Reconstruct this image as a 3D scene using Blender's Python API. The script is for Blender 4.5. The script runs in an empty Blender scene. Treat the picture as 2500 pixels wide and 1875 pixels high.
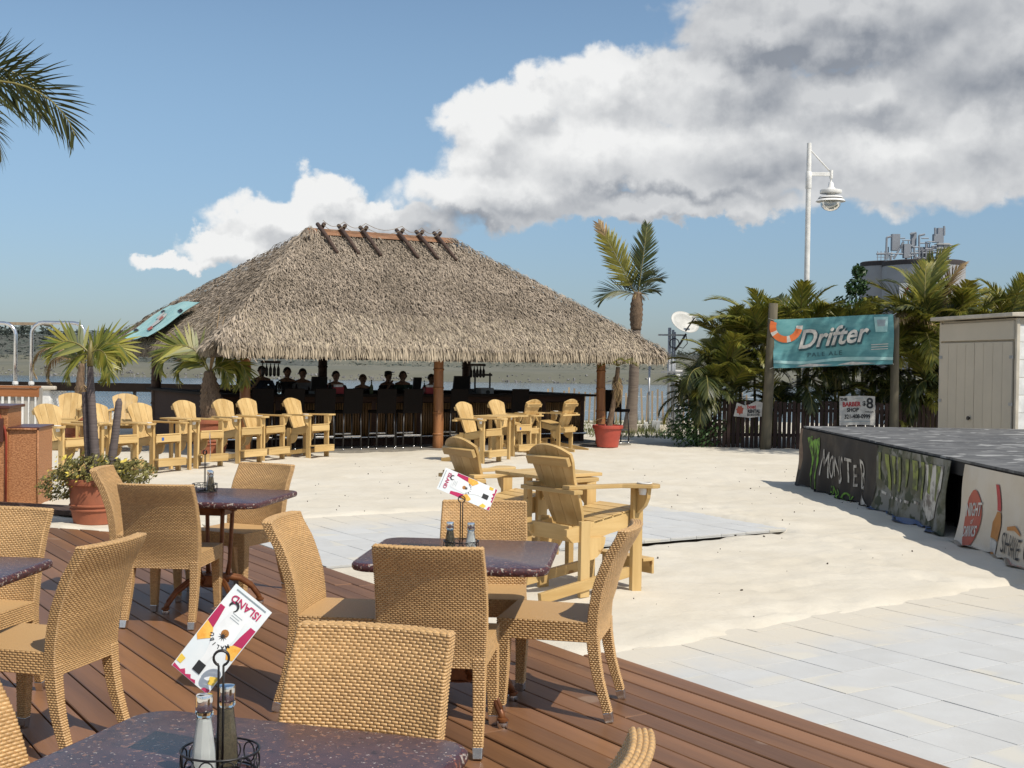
import bpy, bmesh, math, random
from mathutils import Vector, Matrix, Quaternion, noise as mnoise
R = math.radians
rnd = random.Random(7)
sc = bpy.context.scene
COL = sc.collection

# ------------------------------------------------------------------ camera
F = 3050.0 / 2500.0                      # focal length in picture widths
EYE = Vector((0, 0, 1.62))
cam_d = bpy.data.cameras.new('camera'); cam = bpy.data.objects.new('camera', cam_d); COL.objects.link(cam)
cam_d.sensor_width = 36; cam_d.lens = 36 * F; cam_d.clip_end = 3000; cam_d.clip_start = .05
CM = (Matrix.Rotation(R(90 - .892), 3, 'X') @ Matrix.Rotation(.0145, 3, 'Z'))
cam.matrix_world = Matrix.Translation(EYE) @ CM.to_4x4()
sc.camera = cam
sc.view_settings.view_transform = 'Standard'; sc.view_settings.look = 'None'
sc.view_settings.gamma = 1; sc.view_settings.use_curve_mapping = False
sc.view_settings.exposure = -0.12

def ray(px, py):
    return CM @ Vector(((px - 1250) / 3050, -(py - 937.5) / 3050, -1))
def G(px, py, z=0.0):                    # where a sight line meets the level z
    d = ray(px, py); return EYE + d * ((z - EYE.z) / d.z)
def AT(px, py, y):                       # where a sight line is y metres away
    d = ray(px, py); return EYE + d * (y / d.y)

# ------------------------------------------------------------------ sky and sun
SUN = Vector((.60, -.56, 1.0)).normalized()
EL = math.asin(SUN.z); AZ = math.atan2(SUN.x, SUN.y)
sun_d = bpy.data.lights.new('sun', 'SUN'); sun = bpy.data.objects.new('sun', sun_d); COL.objects.link(sun)
sun_d.energy = 4.9; sun_d.angle = R(.53); sun_d.color = (1, .93, .82)
sun.rotation_euler = (-SUN).to_track_quat('-Z', 'Y').to_euler()

def N(nt, typ, **kw):
    n = nt.nodes.new(typ)
    for k, v in kw.items():
        if k == 'i':
            for a, b in v.items():
                if isinstance(b, bpy.types.NodeSocket): nt.links.new(b, n.inputs[a])
                else: n.inputs[a].default_value = b
        else: setattr(n, k, v)
    return n
def MA(nt, op, a, b=0.0, c=0.0, clamp=False):
    n = N(nt, 'ShaderNodeMath', operation=op, use_clamp=clamp, i={0: a, 1: b, 2: c}); return n.outputs[0]
def MR(nt, v, a, b, c=0.0, d=1.0, smooth=True):
    n = N(nt, 'ShaderNodeMapRange', i={0: v, 1: a, 2: b, 3: c, 4: d})
    if smooth: n.interpolation_type = 'SMOOTHSTEP'
    return n.outputs[0]
def MIXC(nt, f, a, b, mode='MIX'):
    n = N(nt, 'ShaderNodeMix', data_type='RGBA', blend_type=mode)
    for k, v in ((0, f), (6, a), (7, b)):
        if isinstance(v, bpy.types.NodeSocket): nt.links.new(v, n.inputs[k])
        else: n.inputs[k].default_value = (*v, 1) if isinstance(v, tuple) and len(v) == 3 else v
    return n.outputs[2]

world = bpy.data.worlds.new('World'); sc.world = world; world.use_nodes = True
def build_world():
    nt = world.node_tree; nt.nodes.clear()
    def ae(px, py):
        d = ray(px, py).normalized(); return math.atan2(d.x, d.y), math.asin(d.z)
    body = [(1200, 330, 150, 110), (1290, 265, 130, 95), (1500, 215, 180, 125), (1740, 205, 220, 125), (1450, 370, 400, 135), (1800, 400, 420, 135), (1250, 470, 330, 85), (1620, 505, 420, 45),
            (795, 480, 95, 75), (690, 540, 170, 75), (570, 605, 150, 48), (900, 545, 260, 58), (430, 640, 110, 30), (2120, 400, 330, 130), (2390, 340, 260, 150), (2080, 250, 250, 100),
            (2100, 30, 540, 150), (2480, 120, 400, 170), (1860, 80, 250, 90)]
    dark = [(2150, 10, 720, 215), (2520, 110, 430, 190), (1860, 400, 210, 55), (1550, 490, 330, 45), (1050, 555, 200, 35), (1990, 220, 170, 55)]
    g = bpy.data.node_groups.new('cloud_shape', 'ShaderNodeTree')
    for nm in ('a', 'e'): g.interface.new_socket(nm, in_out='INPUT', socket_type='NodeSocketFloat')
    for nm in ('dens', 'soft', 'dark'): g.interface.new_socket(nm, in_out='OUTPUT', socket_type='NodeSocketFloat')
    gi = N(g, 'NodeGroupInput'); go = N(g, 'NodeGroupOutput'); a, e = gi.outputs[0], gi.outputs[1]
    wv = N(g, 'ShaderNodeCombineXYZ', i={0: a, 1: e, 2: 0.0}).outputs[0]
    wn = N(g, 'ShaderNodeTexNoise', noise_dimensions='2D', i={'Vector': wv, 'Scale': 26.0, 'Detail': 6.0, 'Roughness': .58})
    wc = N(g, 'ShaderNodeSeparateColor', i={0: wn.outputs['Color']})
    a0_, e0_ = a, e
    a = MA(g, 'ADD', a0_, MA(g, 'MULTIPLY', MA(g, 'SUBTRACT', wc.outputs[0], .5), .046)); e = MA(g, 'ADD', e0_, MA(g, 'MULTIPLY', MA(g, 'SUBTRACT', wc.outputs[1], .5), .044))
    def union(lst, raw=False):
        out = None
        for b in lst:
            if raw: ca, ce, ra, re = b
            else:
                ca, ce = ae(b[0], b[1]); ra, re = b[2] / 3050, b[3] / 3050
            x = MA(g, 'MULTIPLY', MA(g, 'SUBTRACT', a, ca), 1 / ra); y = MA(g, 'MULTIPLY', MA(g, 'SUBTRACT', e, ce), 1 / re)
            r = MA(g, 'SQRT', MA(g, 'ADD', MA(g, 'MULTIPLY', x, x), MA(g, 'MULTIPLY', y, y)))
            s = MA(g, 'SUBTRACT', 1, r)
            out = s if out is None else N(g, 'ShaderNodeMath', operation='SMOOTH_MAX', i={0: out, 1: s, 2: .25}).outputs[0]
        return out
    v = N(g, 'ShaderNodeCombineXYZ', i={0: a0_, 1: MA(g, 'MULTIPLY', e0_, 1.25), 2: 0.0}).outputs[0]
    n1 = N(g, 'ShaderNodeTexNoise', noise_dimensions='2D', i={'Vector': v, 'Scale': 20.0, 'Detail': 8.0, 'Roughness': .55, 'Distortion': .15}).outputs[0]
    n2 = N(g, 'ShaderNodeTexNoise', noise_dimensions='2D', i={'Vector': v, 'Scale': 7.0, 'Detail': 2.0, 'Roughness': .5}).outputs[0]
    n4 = N(g, 'ShaderNodeTexNoise', noise_dimensions='2D', i={'Vector': v, 'Scale': 22.0, 'Detail': 3.0, 'Roughness': .5}).outputs[0]
    bil = MA(g, 'ABSOLUTE', MA(g, 'SUBTRACT', MA(g, 'MULTIPLY', n4, 2.0), 1.0))          # billows
    puff = MA(g, 'MULTIPLY', MA(g, 'SUBTRACT', .22, bil), -1.0)
    cover = MA(g, 'MULTIPLY', MA(g, 'SUBTRACT', MR(g, MA(g, 'ABSOLUTE', a), .5, .9), .45), 1.0)
    n3 = N(g, 'ShaderNodeTexNoise', noise_dimensions='2D', i={'Vector': v, 'Scale': 2.3, 'Detail': 1.0}).outputs[0]
    away = MA(g, 'ADD', MA(g, 'SUBTRACT', cover, 1.05), MA(g, 'MULTIPLY', n3, 1.1))
    sh = N(g, 'ShaderNodeMath', operation='MAXIMUM', i={0: union(body), 1: away}).outputs[0]
    wob = MA(g, 'ADD', MA(g, 'MULTIPLY', MA(g, 'SUBTRACT', n1, .5), 1.3), MA(g, 'MULTIPLY', MA(g, 'SUBTRACT', n2, .5), 1.1))
    dn = MA(g, 'ADD', MA(g, 'ADD', MA(g, 'MULTIPLY', sh, 2.4), wob), MA(g, 'MULTIPLY', puff, .8))
    for s, o in ((dn, 0), (MA(g, 'ADD', MA(g, 'MULTIPLY', sh, 1.15), MA(g, 'ADD', MA(g, 'MULTIPLY', n2, .6), MA(g, 'ADD', MA(g, 'MULTIPLY', puff, .3), MA(g, 'MULTIPLY', n1, .35)))), 1), (MA(g, 'ADD', union(dark), MA(g, 'MULTIPLY', MA(g, 'SUBTRACT', n2, .5), 1.1)), 2)):
        g.links.new(s, go.inputs[o])
    tc = N(nt, 'ShaderNodeTexCoord'); nv = N(nt, 'ShaderNodeVectorMath', operation='NORMALIZE', i={0: tc.outputs['Generated']})
    sp = N(nt, 'ShaderNodeSeparateXYZ', i={0: nv.outputs[0]})
    A = MA(nt, 'ARCTAN2', sp.outputs[0], sp.outputs[1]); E_ = MA(nt, 'ARCSINE', sp.outputs[2])
    def grp(da, de):
        n = N(nt, 'ShaderNodeGroup', node_tree=g); nt.links.new(MA(nt, 'ADD', A, da), n.inputs[0]); nt.links.new(MA(nt, 'ADD', E_, de), n.inputs[1]); return n
    g0 = grp(0, 0); g1 = grp(-.008, .015)
    alpha = MR(nt, g0.outputs[0], -.10, .62)
    relief = MR(nt, MA(nt, 'SUBTRACT', g0.outputs[1], g1.outputs[1]), -.42, .42, -.30, .30, False)
    lit = MA(nt, 'ADD', .92, relief)
    lit = MA(nt, 'SUBTRACT', lit, MA(nt, 'MULTIPLY', MR(nt, g0.outputs[2], -.6, .6), .52))
    litc = MR(nt, lit, .10, 1.12, 0.0, 1.0, False)
    ccol = MIXC(nt, litc, (2.9, 3.15, 3.6), (9.8, 9.8, 9.7))
    sky = N(nt, 'ShaderNodeTexSky', sky_type='NISHITA'); sky.sun_disc = False
    sky.sun_elevation = EL; sky.sun_rotation = AZ; sky.air_density = 1.0; sky.dust_density = .6; sky.ozone_density = 1.6; sky.altitude = 0
    hz = MR(nt, E_, -.02, .26)
    skyc = MIXC(nt, 1.0, sky.outputs[0], MIXC(nt, hz, (.66, .78, 1.02), (1.22, 1.28, 1.27)), 'MULTIPLY')
    col = MIXC(nt, MA(nt, 'MULTIPLY', alpha, .97), skyc, ccol)
    bg = N(nt, 'ShaderNodeBackground', i={0: col, 1: .1})
    out = N(nt, 'ShaderNodeOutputWorld'); nt.links.new(bg.outputs[0], out.inputs[0])
build_world()
world.cycles.sampling_method = 'MANUAL'; world.cycles.sample_map_resolution = 256

# ------------------------------------------------------------------ materials
MATS = {}
def mat(name, c, c2=None, rough=.6, scale=6, stretch=(1, 1, 1), bump=0, bscale=None, island=0.0, objr=0.0, metal=0.0, transl=0.0,
        contrast=(.35, .65), spots=None, spec=.5, hue=0.0, detail=6, alpha=1.0, trans=0.0, dist=0.0, coat=0.0):
    m = bpy.data.materials.new(name); m.use_nodes = True; nt = m.node_tree; b = nt.nodes['Principled BSDF']; MATS[name] = m
    tc = N(nt, 'ShaderNodeTexCoord'); oi = N(nt, 'ShaderNodeObjectInfo')
    off = N(nt, 'ShaderNodeVectorMath', operation='ADD', i={0: tc.outputs['Object'], 1: MA(nt, 'MULTIPLY', oi.outputs['Random'], 17.0)})
    mp = N(nt, 'ShaderNodeMapping', i={'Vector': off.outputs[0], 'Scale': tuple(s * scale for s in stretch)})
    nz = N(nt, 'ShaderNodeTexNoise', i={'Vector': mp.outputs[0], 'Scale': 1.0, 'Detail': float(detail), 'Roughness': .62, 'Distortion': dist})
    f = MR(nt, nz.outputs[0], contrast[0], contrast[1])
    col = MIXC(nt, f, c, c2 or tuple(x * .8 for x in c))
    if spots:                                       # (colour, scale, threshold)
        for sc_, ss, th in spots:
            vo = N(nt, 'ShaderNodeTexNoise', i={'Vector': off.outputs[0], 'Scale': float(ss), 'Detail': 2.0, 'Roughness': .6})
            col = MIXC(nt, MR(nt, vo.outputs[0], th, th + .05), col, sc_)
    val = None
    if island:
        ge = N(nt, 'ShaderNodeNewGeometry'); ri = ge.outputs['Random Per Island']
        val = MR(nt, ri, 0, 1, 1 - island, 1 + island, False)
        if hue:
            col = MIXC(nt, MR(nt, MA(nt, 'FRACT', MA(nt, 'MULTIPLY', ri, 7.31)), 0, 1, 0, hue, False), col, tuple(MATS_HUE))
    if objr:
        v2 = MR(nt, oi.outputs['Random'], 0, 1, 1 - objr, 1 + objr, False); val = v2 if val is None else MA(nt, 'MULTIPLY', val, v2)
    if val is not None:
        h = N(nt, 'ShaderNodeHueSaturation'); nt.links.new(col, h.inputs['Color']); nt.links.new(val, h.inputs['Value']); col = h.outputs[0]
    if isinstance(col, bpy.types.NodeSocket): nt.links.new(col, b.inputs['Base Color'])
    b.inputs['Roughness'].default_value = rough; b.inputs['Metallic'].default_value = metal
    b.inputs['Specular IOR Level'].default_value = spec; b.inputs['Transmission Weight'].default_value = trans
    b.inputs['Coat Weight'].default_value = coat; b.inputs['Coat Roughness'].default_value = .15
    b.inputs['Alpha'].default_value = alpha
    if bump:
        if bscale:
            mp2 = N(nt, 'ShaderNodeMapping', i={'Vector': off.outputs[0], 'Scale': tuple(s * bscale for s in stretch)})
            nz = N(nt, 'ShaderNodeTexNoise', i={'Vector': mp2.outputs[0], 'Scale': 1.0, 'Detail': 5.0, 'Roughness': .6})
        bp = N(nt, 'ShaderNodeBump', i={'Strength': 1.0, 'Distance': bump, 'Height': nz.outputs[0]}); nt.links.new(bp.outputs[0], b.inputs['Normal'])
    if transl:
        tr = N(nt, 'ShaderNodeBsdfTranslucent'); nt.links.new(col, tr.inputs[0])
        mx = N(nt, 'ShaderNodeMixShader', i={0: transl}); nt.links.new(b.outputs[0], mx.inputs[1]); nt.links.new(tr.outputs[0], mx.inputs[2])
        nt.links.new(mx.outputs[0], nt.nodes['Material Output'].inputs[0])
    return m
MATS_HUE = (.42, .36, .06, 1)
mat('sand', (.575, .525, .43), (.625, .58, .49), .95, 1.3, bump=.016, bscale=4.5, contrast=(.3, .7), spots=[((.42, .37, .29), 45, .74)], spec=.2)
mat('tile', (.53, .535, .525), (.485, .485, .47), .75, 2.2, bump=.001, bscale=40, objr=.025, contrast=(.3, .7), spots=[((.56, .54, .48), 1.1, .60)])
mat('grout', (.22, .20, .17), None, .95, 8)
mat('plank', (.25, .120, .053), (.155, .075, .035), .42, 3.2, (.10, 1.6, 1), bump=.0012, bscale=26, objr=.2, contrast=(.3, .7), spots=[((.27, .17, .11), 2.3, .66)])
mat('dark_void', (.02, .016, .012), None, .9)
mat('wicker', (.54, .34, .15), (.46, .28, .12), .42, 60, island=.10, bump=.0004, objr=.05)
mat('wicker_fine', (.53, .335, .15), (.44, .27, .115), .55, 1, (330, 330, 90), bump=.0012, contrast=(.4, .6), objr=.05, detail=1)
mat('steel', (.7, .7, .7), (.55, .55, .55), .25, 20, metal=1)
mat('chrome', (.85, .85, .85), None, .08, 20, metal=1)
mat('black_wire', (.014, .013, .013), None, .35, 20)
mat('copper_metal', (.20, .075, .025), (.13, .045, .018), .4, 14, metal=.35, bump=.0006)
mat('stone', (.085, .040, .042), (.045, .022, .027), .26, 30, spec=.3, spots=[((.19, .09, .06), 60, .60), ((.02, .008, .012), 42, .64), ((.40, .34, .30), 95, .665)], contrast=(.3, .7))
mat('stone_edge', (.075, .026, .03), (.04, .014, .018), .45, 60, spots=[((.38, .33, .29), 60, .58), ((.25, .08, .05), 110, .6)], bump=.003, contrast=(.35, .65))
mat('pine', (.60, .42, .185), (.44, .28, .10), .55, 2.4, (3.2, 3.2, .35), bump=.0008, bscale=14, objr=.09, contrast=(.3, .7), spots=[((.30, .16, .05), 9, .715)])
mat('pine_y', (.60, .42, .185), (.44, .28, .10), .55, 2.4, (3.2, .35, 3.2), bump=.0008, bscale=14, objr=.09, contrast=(.3, .7), spots=[((.30, .16, .05), 9, .715)])
mat('pine_x', (.60, .42, .185), (.44, .28, .10), .55, 2.4, (.35, 3.2, 3.2), bump=.0008, bscale=14, objr=.09, contrast=(.3, .7), spots=[((.30, .16, .05), 9, .715)])
mat('white_plastic', (.8, .8, .78), None, .4)
mat('blue_sticker', (.05, .14, .45), None, .4)
mat('terracotta', (.36, .115, .055), (.30, .10, .05), .75, 7, bump=.001)
mat('red_plastic', (.42, .07, .045), (.36, .06, .04), .4, 5)
mat('soil', (.05, .035, .022), None, .95, 30, bump=.01)
mat('thatch_base', (.13, .10, .075), (.09, .07, .05), .95, 14, bump=.02)
mat('thatch', (.37, .305, .235), (.27, .22, .165), .85, .7, island=.42, contrast=(.35, .65), transl=.12)
mat('thatch_fringe', (.43, .36, .265), (.34, .28, .20), .85, 1.0, island=.42, transl=.12)  # paler than the thatch, painting in the sun on the steeper eaves
mat('orange_cap', (.27, .135, .07), (.20, .10, .05), .8, 6, bump=.004)
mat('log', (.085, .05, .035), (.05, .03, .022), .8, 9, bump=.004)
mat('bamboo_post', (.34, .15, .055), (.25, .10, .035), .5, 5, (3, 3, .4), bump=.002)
mat('bamboo', (.20, .11, .042), (.13, .07, .025), .5, 6, (3, 3, .4), island=.35)
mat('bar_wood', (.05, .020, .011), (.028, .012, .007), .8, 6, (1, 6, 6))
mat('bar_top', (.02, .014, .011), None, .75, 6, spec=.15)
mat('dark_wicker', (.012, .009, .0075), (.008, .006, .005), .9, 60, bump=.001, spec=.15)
mat('dark_metal', (.03, .028, .028), None, .4, 10)
mat('skin', (.36, .20, .13), None, .55, 20); mat('skin2', (.50, .30, .21), None, .55, 20)
mat('hair', (.03, .02, .014), None, .6, 40); mat('hair2', (.12, .08, .045), None, .6, 40)
for i, c in enumerate([(.05, .06, .09), (.30, .30, .32), (.12, .03, .03), (.04, .10, .07), (.45, .42, .38), (.03, .03, .035)]): mat('shirt%d' % i, c, None, .85, 12)
MATS_HUE = (.48, .40, .07, 1)
mat('palm_leaf', (.14, .175, .033), (.09, .13, .024), .42, 3, island=.3, transl=.35, hue=.65)
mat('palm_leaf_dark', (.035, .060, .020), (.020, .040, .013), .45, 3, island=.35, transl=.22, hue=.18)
mat('palm_yellow', (.30, .27, .05), (.20, .20, .04), .5, 3, island=.3, transl=.3, hue=.3)
MATS_HUE = (.55, .42, .22, 1)
mat('palm_dead', (.30, .20, .10), (.20, .12, .06), .8, 3, island=.35, transl=.2, hue=.5)
mat('rachis', (.22, .20, .055), (.16, .13, .04), .5, 4)
mat('palm_trunk', (.20, .16, .125), (.13, .10, .08), .85, 3, (1, 1, 9), bump=.012, contrast=(.3, .7))
mat('slim_trunk', (.13, .105, .10), (.085, .068, .065), .8, 3, (1, 1, 22), bump=.004, contrast=(.35, .65))
mat('husk', (.20, .135, .085), (.10, .065, .04), .9, 12, (3, 3, .6), bump=.01)
mat('shrub_leaf', (.05, .10, .03), (.03, .07, .02), .5, 6, island=.45, transl=.25)
mat('bed_leaf', (.235, .21, .06), (.14, .135, .045), .55, 12, island=.45, transl=.2)
mat('petal', (.75, .6, .10), None, .6, 12, island=.2)
mat('white_paint', (.78, .78, .76), None, .4, 5)
mat('galv', (.42, .43, .44), (.34, .35, .36), .45, 6, metal=.6)
mat('stainless', (.75, .76, .78), None, .2, 6, metal=.95)
mat('dish', (.50, .50, .47), None, .5, 4)
mat('grey_box', (.50, .51, .52), None, .5, 4)
mat('post_wood', (.135, .115, .075), (.085, .075, .05), .85, 3, (3, 3, .3), bump=.004)
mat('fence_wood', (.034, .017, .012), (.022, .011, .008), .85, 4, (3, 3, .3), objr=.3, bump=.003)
mat('grey_slat', (.36, .34, .30), (.28, .26, .23), .85, 4, (3, 3, .3), objr=.25, bump=.003)
mat('picket', (.30, .23, .15), (.22, .17, .12), .9, 4, (3, 3, .3), objr=.3, bump=.003)
mat('rail_wood', (.33, .125, .04), (.27, .10, .03), .6, 4, (.4, 4, 4))
mat('shed', (.52, .465, .37), (.49, .44, .35), .6, 2); mat('shed_roof', (.54, .49, .40), None, .6, 3)
mat('stage_top', (.085, .085, .085), (.15, .15, .147), .8, 2.2, (1, 2.4, 1), contrast=(.45, .6), spots=[((.33, .33, .32), 2.6, .60), ((.25, .25, .24), 7, .64)], bump=.002)  # pale spots paint dappled sunlight onto the boards
mat('stage_side', (.012, .012, .012), None, .8)
mat('print_worn', (.52, .50, .45), (.16, .14, .12), .75, 9, contrast=(.42, .66)); mat('green_worn', (.15, .36, .03), (.035, .06, .02), .7, 8, contrast=(.42, .62)); mat('banner_black', (.016, .013, .011), (.05, .04, .03), .75, 2.2, contrast=(.45, .7))
mat('banner_green', (.085, .085, .05), (.20, .20, .18), .75, 2.6, contrast=(.42, .6), spots=[((.045, .055, .03), 6, .52)])
mat('banner_cream', (.52, .45, .35), (.58, .53, .45), .7, 1.4)
mat('banner_blue', (.07, .11, .22), (.12, .16, .26), .75, 4)
mat('banner_brown', (.22, .16, .11), (.15, .10, .075), .75, 4)
mat('monster_green', (.16, .42, .03), (.09, .24, .02), .6, 9, contrast=(.4, .62))
mat('lime', (.24, .28, .06), (.09, .10, .04), .7, 7, contrast=(.38, .62))
mat('print_white', (.62, .60, .55), (.45, .43, .4), .7, 9); mat('print_black', (.02, .02, .022), None, .6)
mat('print_red', (.42, .03, .035), None, .6); mat('print_red_faded', (.42, .10, .06), (.36, .09, .06), .7, 4); mat('print_orange', (.62, .15, .035), (.55, .12, .03), .6, 3); mat('print_grey', (.30, .36, .38), None, .6)
mat('print_amber', (.45, .19, .04), None, .6); mat('print_pink', (.55, .25, .20), None, .6)
mat('teal', (.065, .22, .24), (.11, .29, .30), .6, 2.6, (1, 1, 3)); mat('teal_dark', (.02, .075, .09), None, .6); mat('teal_pale', (.26, .47, .46), (.36, .55, .53), .6, 5)
mat('menu_paper', (.70, .76, .78), (.78, .80, .80), .22, 9); mat('menu_bottle', (.82, .84, .84), None, .25); mat('menu_orange', (.80, .36, .05), (.85, .52, .1), .25, 60); mat('menu_magenta', (.50, .03, .11), None, .25); mat('menu_yellow', (.85, .58, .08), None, .25)
mat('salt', (.80, .79, .77), None, .9); mat('pepper', (.16, .125, .075), (.09, .07, .045), .9, 200)
mat('glass', (.92, .97, .95), None, .03, trans=1.0); MATS['glass'].node_tree.nodes['Principled BSDF'].inputs['IOR'].default_value = 1.3
mat('woven_stand', (.47, .215, .09), (.30, .12, .045), .5, 1, (45, 45, 110), bump=.006, contrast=(.42, .58), detail=2); mat('red_trim', (.30, .045, .02), None, .4); mat('stand_top', (.10, .035, .025), None, .35)
mat('grass', (.10, .13, .035), (.16, .16, .06), .8, 8, island=.4, transl=.2)
mat('far_grass', (.115, .115, .085), (.15, .145, .11), .95, .06, (1, 2, 1)); mat('far_trees', (.055, .070, .058), (.068, .082, .070), .95, .3, island=.15)
mat('far_rock', (.19, .185, .18), None, .9, 1, island=.3); mat('brush', (.095, .10, .085), (.065, .07, .06), .95, .12, (1, 2, 1), contrast=(.3, .7), island=.3)
mat('silo', (.36, .36, .365), (.32, .32, .325), .7, .2); mat('silo_dark', (.06, .05, .05), None, .8); mat('silo_frame', (.27, .29, .32), None, .6)
mat('lamp_glass', (.75, .78, .78), None, .1, trans=.7)
def dust_tiles():                       # blown sand lying on the paving towards its edges
    m = MATS['tile']; nt = m.node_tree; b = nt.nodes['Principled BSDF']; src = b.inputs['Base Color'].links[0].from_socket
    ge = N(nt, 'ShaderNodeNewGeometry'); s_ = N(nt, 'ShaderNodeVectorMath', operation='DOT_PRODUCT', i={0: ge.outputs['Position'], 1: (-.5452, .8383, 0)}).outputs['Value']
    nz = N(nt, 'ShaderNodeTexNoise', i={'Vector': ge.outputs['Position'], 'Scale': 1.6, 'Detail': 6.0, 'Roughness': .65}).outputs[0]
    q = MA(nt, 'ADD', s_, MA(nt, 'MULTIPLY', MA(nt, 'SUBTRACT', nz, .5), 1.3))
    near = MA(nt, 'MULTIPLY', MR(nt, q, 5.0, 5.75), MA(nt, 'SUBTRACT', 1, MR(nt, s_, 7, 8))); far = MR(nt, q, 11.0, 12.3)
    f = MA(nt, 'MULTIPLY', MA(nt, 'MAXIMUM', near, far), .95)
    nt.links.new(MIXC(nt, f, src, (.60, .55, .455)), b.inputs['Base Color'])
dust_tiles()
def water_mat():
    m = bpy.data.materials.new('water'); m.use_nodes = True; nt = m.node_tree; b = nt.nodes['Principled BSDF']; MATS['water'] = m
    tc = N(nt, 'ShaderNodeTexCoord'); mp = N(nt, 'ShaderNodeMapping', i={'Vector': tc.outputs['Object'], 'Scale': (.35, .9, 1)})
    nz = N(nt, 'ShaderNodeTexNoise', i={'Vector': mp.outputs[0], 'Scale': 1.0, 'Detail': 5.0})
    bp = N(nt, 'ShaderNodeBump', i={'Strength': 1.0, 'Distance': .12, 'Height': nz.outputs[0]}); nt.links.new(bp.outputs[0], b.inputs['Normal'])
    b.inputs['Base Color'].default_value = (.045, .075, .11, 1); b.inputs['Roughness'].default_value = .12
water_mat()

# ------------------------------------------------------------------ mesh helpers
def rot_to(d):
    return Vector((0, 0, 1)).rotation_difference(Vector(d).normalized()).to_matrix()
class MB:
    def __init__(s): s.v = []; s.f = []; s.m = []
    def add(s, vs, fs, k=0):
        o = len(s.v); s.v += [tuple(p) for p in vs]; s.f += [tuple(i + o for i in q) for q in fs]; s.m += [k] * len(fs); return s
    def box(s, c, d, rot=None, k=0, taper=1.0):
        x, y, z = d[0] / 2, d[1] / 2, d[2] / 2; c = Vector(c); t = taper
        P = [Vector(p) for p in ((-x * t, -y * t, -z), (x * t, -y * t, -z), (x * t, y * t, -z), (-x * t, y * t, -z), (-x, -y, z), (x, -y, z), (x, y, z), (-x, y, z))]
        if rot is not None: P = [rot @ p for p in P]
        return s.add([c + p for p in P], [(3, 2, 1, 0), (4, 5, 6, 7), (0, 1, 5, 4), (1, 2, 6, 5), (2, 3, 7, 6), (3, 0, 4, 7)], k)
    def bar(s, a, b, w, h, k=0, up=(0, 0, 1), taper=1.0):
        a = Vector(a); b = Vector(b); d = (b - a); L = d.length; d.normalize(); u = Vector(up)
        x = d.cross(u)
        if x.length < 1e-4: x = d.cross(Vector((0, 1, 0)))
        x.normalize(); y = x.cross(d)
        P = []
        for p, t in ((a, 1), (b, taper)):
            P += [p - x * w / 2 * t - y * h / 2 * t, p + x * w / 2 * t - y * h / 2 * t, p + x * w / 2 * t + y * h / 2 * t, p - x * w / 2 * t + y * h / 2 * t]
        return s.add(P, [(3, 2, 1, 0), (4, 5, 6, 7), (0, 1, 5, 4), (1, 2, 6, 5), (2, 3, 7, 6), (3, 0, 4, 7)][::1], k)
    def tube(s, pts, r, n=8, k=0, cap=True, squash=1.0):
        pts = [Vector(p) for p in pts]; rs = r if isinstance(r, (list, tuple)) else [r] * len(pts)
        V = []; prev = None
        for i, p in enumerate(pts):
            d = (pts[min(i + 1, len(pts) - 1)] - pts[max(i - 1, 0)]).normalized()
            if prev is None: x = d.orthogonal().normalized()
            else: x = (prev - d * prev.dot(d)).normalized()
            prev = x; y = d.cross(x)
            for j in range(n):
                a = 2 * math.pi * j / n; V.append(p + (x * math.cos(a) + y * math.sin(a) * squash) * rs[i])
        fs = [(i * n + j, i * n + (j + 1) % n, (i + 1) * n + (j + 1) % n, (i + 1) * n + j) for i in range(len(pts) - 1) for j in range(n)]
        if cap: fs += [tuple(range(n))[::-1], tuple(range((len(pts) - 1) * n, len(pts) * n))]
        return s.add(V, fs, k)
    def lathe(s, prof, n=20, c=(0, 0, 0), k=0, rot=None):
        V = []; c = Vector(c)
        for r, z in prof:
            for j in range(n):
                a = 2 * math.pi * j / n; p = Vector((r * math.cos(a), r * math.sin(a), z)); V.append(c + (rot @ p if rot is not None else p))
        m = len(prof)
        fs = [(i * n + j, i * n + (j + 1) % n, (i + 1) * n + (j + 1) % n, (i + 1) * n + j) for i in range(m - 1) for j in range(n)]
        fs += [tuple(range(n))[::-1], tuple(range((m - 1) * n, m * n))]
        return s.add(V, fs, k)
    def prism(s, poly, fn, t, k=0):      # poly in 2D, fn(x,y,h)->3D, thickness t
        n = len(poly); V = [fn(x, y, 0) for x, y in poly] + [fn(x, y, t) for x, y in poly]
        return s.add(V, [tuple(range(n))[::-1], tuple(range(n, 2 * n))] + [(i, (i + 1) % n, n + (i + 1) % n, n + i) for i in range(n)], k)
    def grid(s, fn, nu, nv, k=0, flip=False):
        V = [fn(i / nu, j / nv) for j in range(nv + 1) for i in range(nu + 1)]; w = nu + 1
        fs = [(j * w + i, j * w + i + 1, (j + 1) * w + i + 1, (j + 1) * w + i) for j in range(nv) for i in range(nu)]
        if flip: fs = [q[::-1] for q in fs]
        return s.add(V, fs, k)
    def mesh(s, name, mats, smooth=False):
        me = bpy.data.meshes.new(name); me.from_pydata(s.v, [], s.f)
        for m in ([mats] if isinstance(mats, str) else mats): me.materials.append(MATS[m])
        if any(s.m): me.polygons.foreach_set('material_index', s.m)
        if smooth: me.polygons.foreach_set('use_smooth', [True] * len(s.f))
        if smooth == 'auto': me.set_sharp_from_angle(angle=R(38))
        me.validate(); me.update(); return me
    def build(s, name, mats, parent=None, smooth=False, loc=None, rz=None, bevel=0):
        return put(name, s.mesh(name, mats, smooth), parent, loc, rz, bevel)
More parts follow.
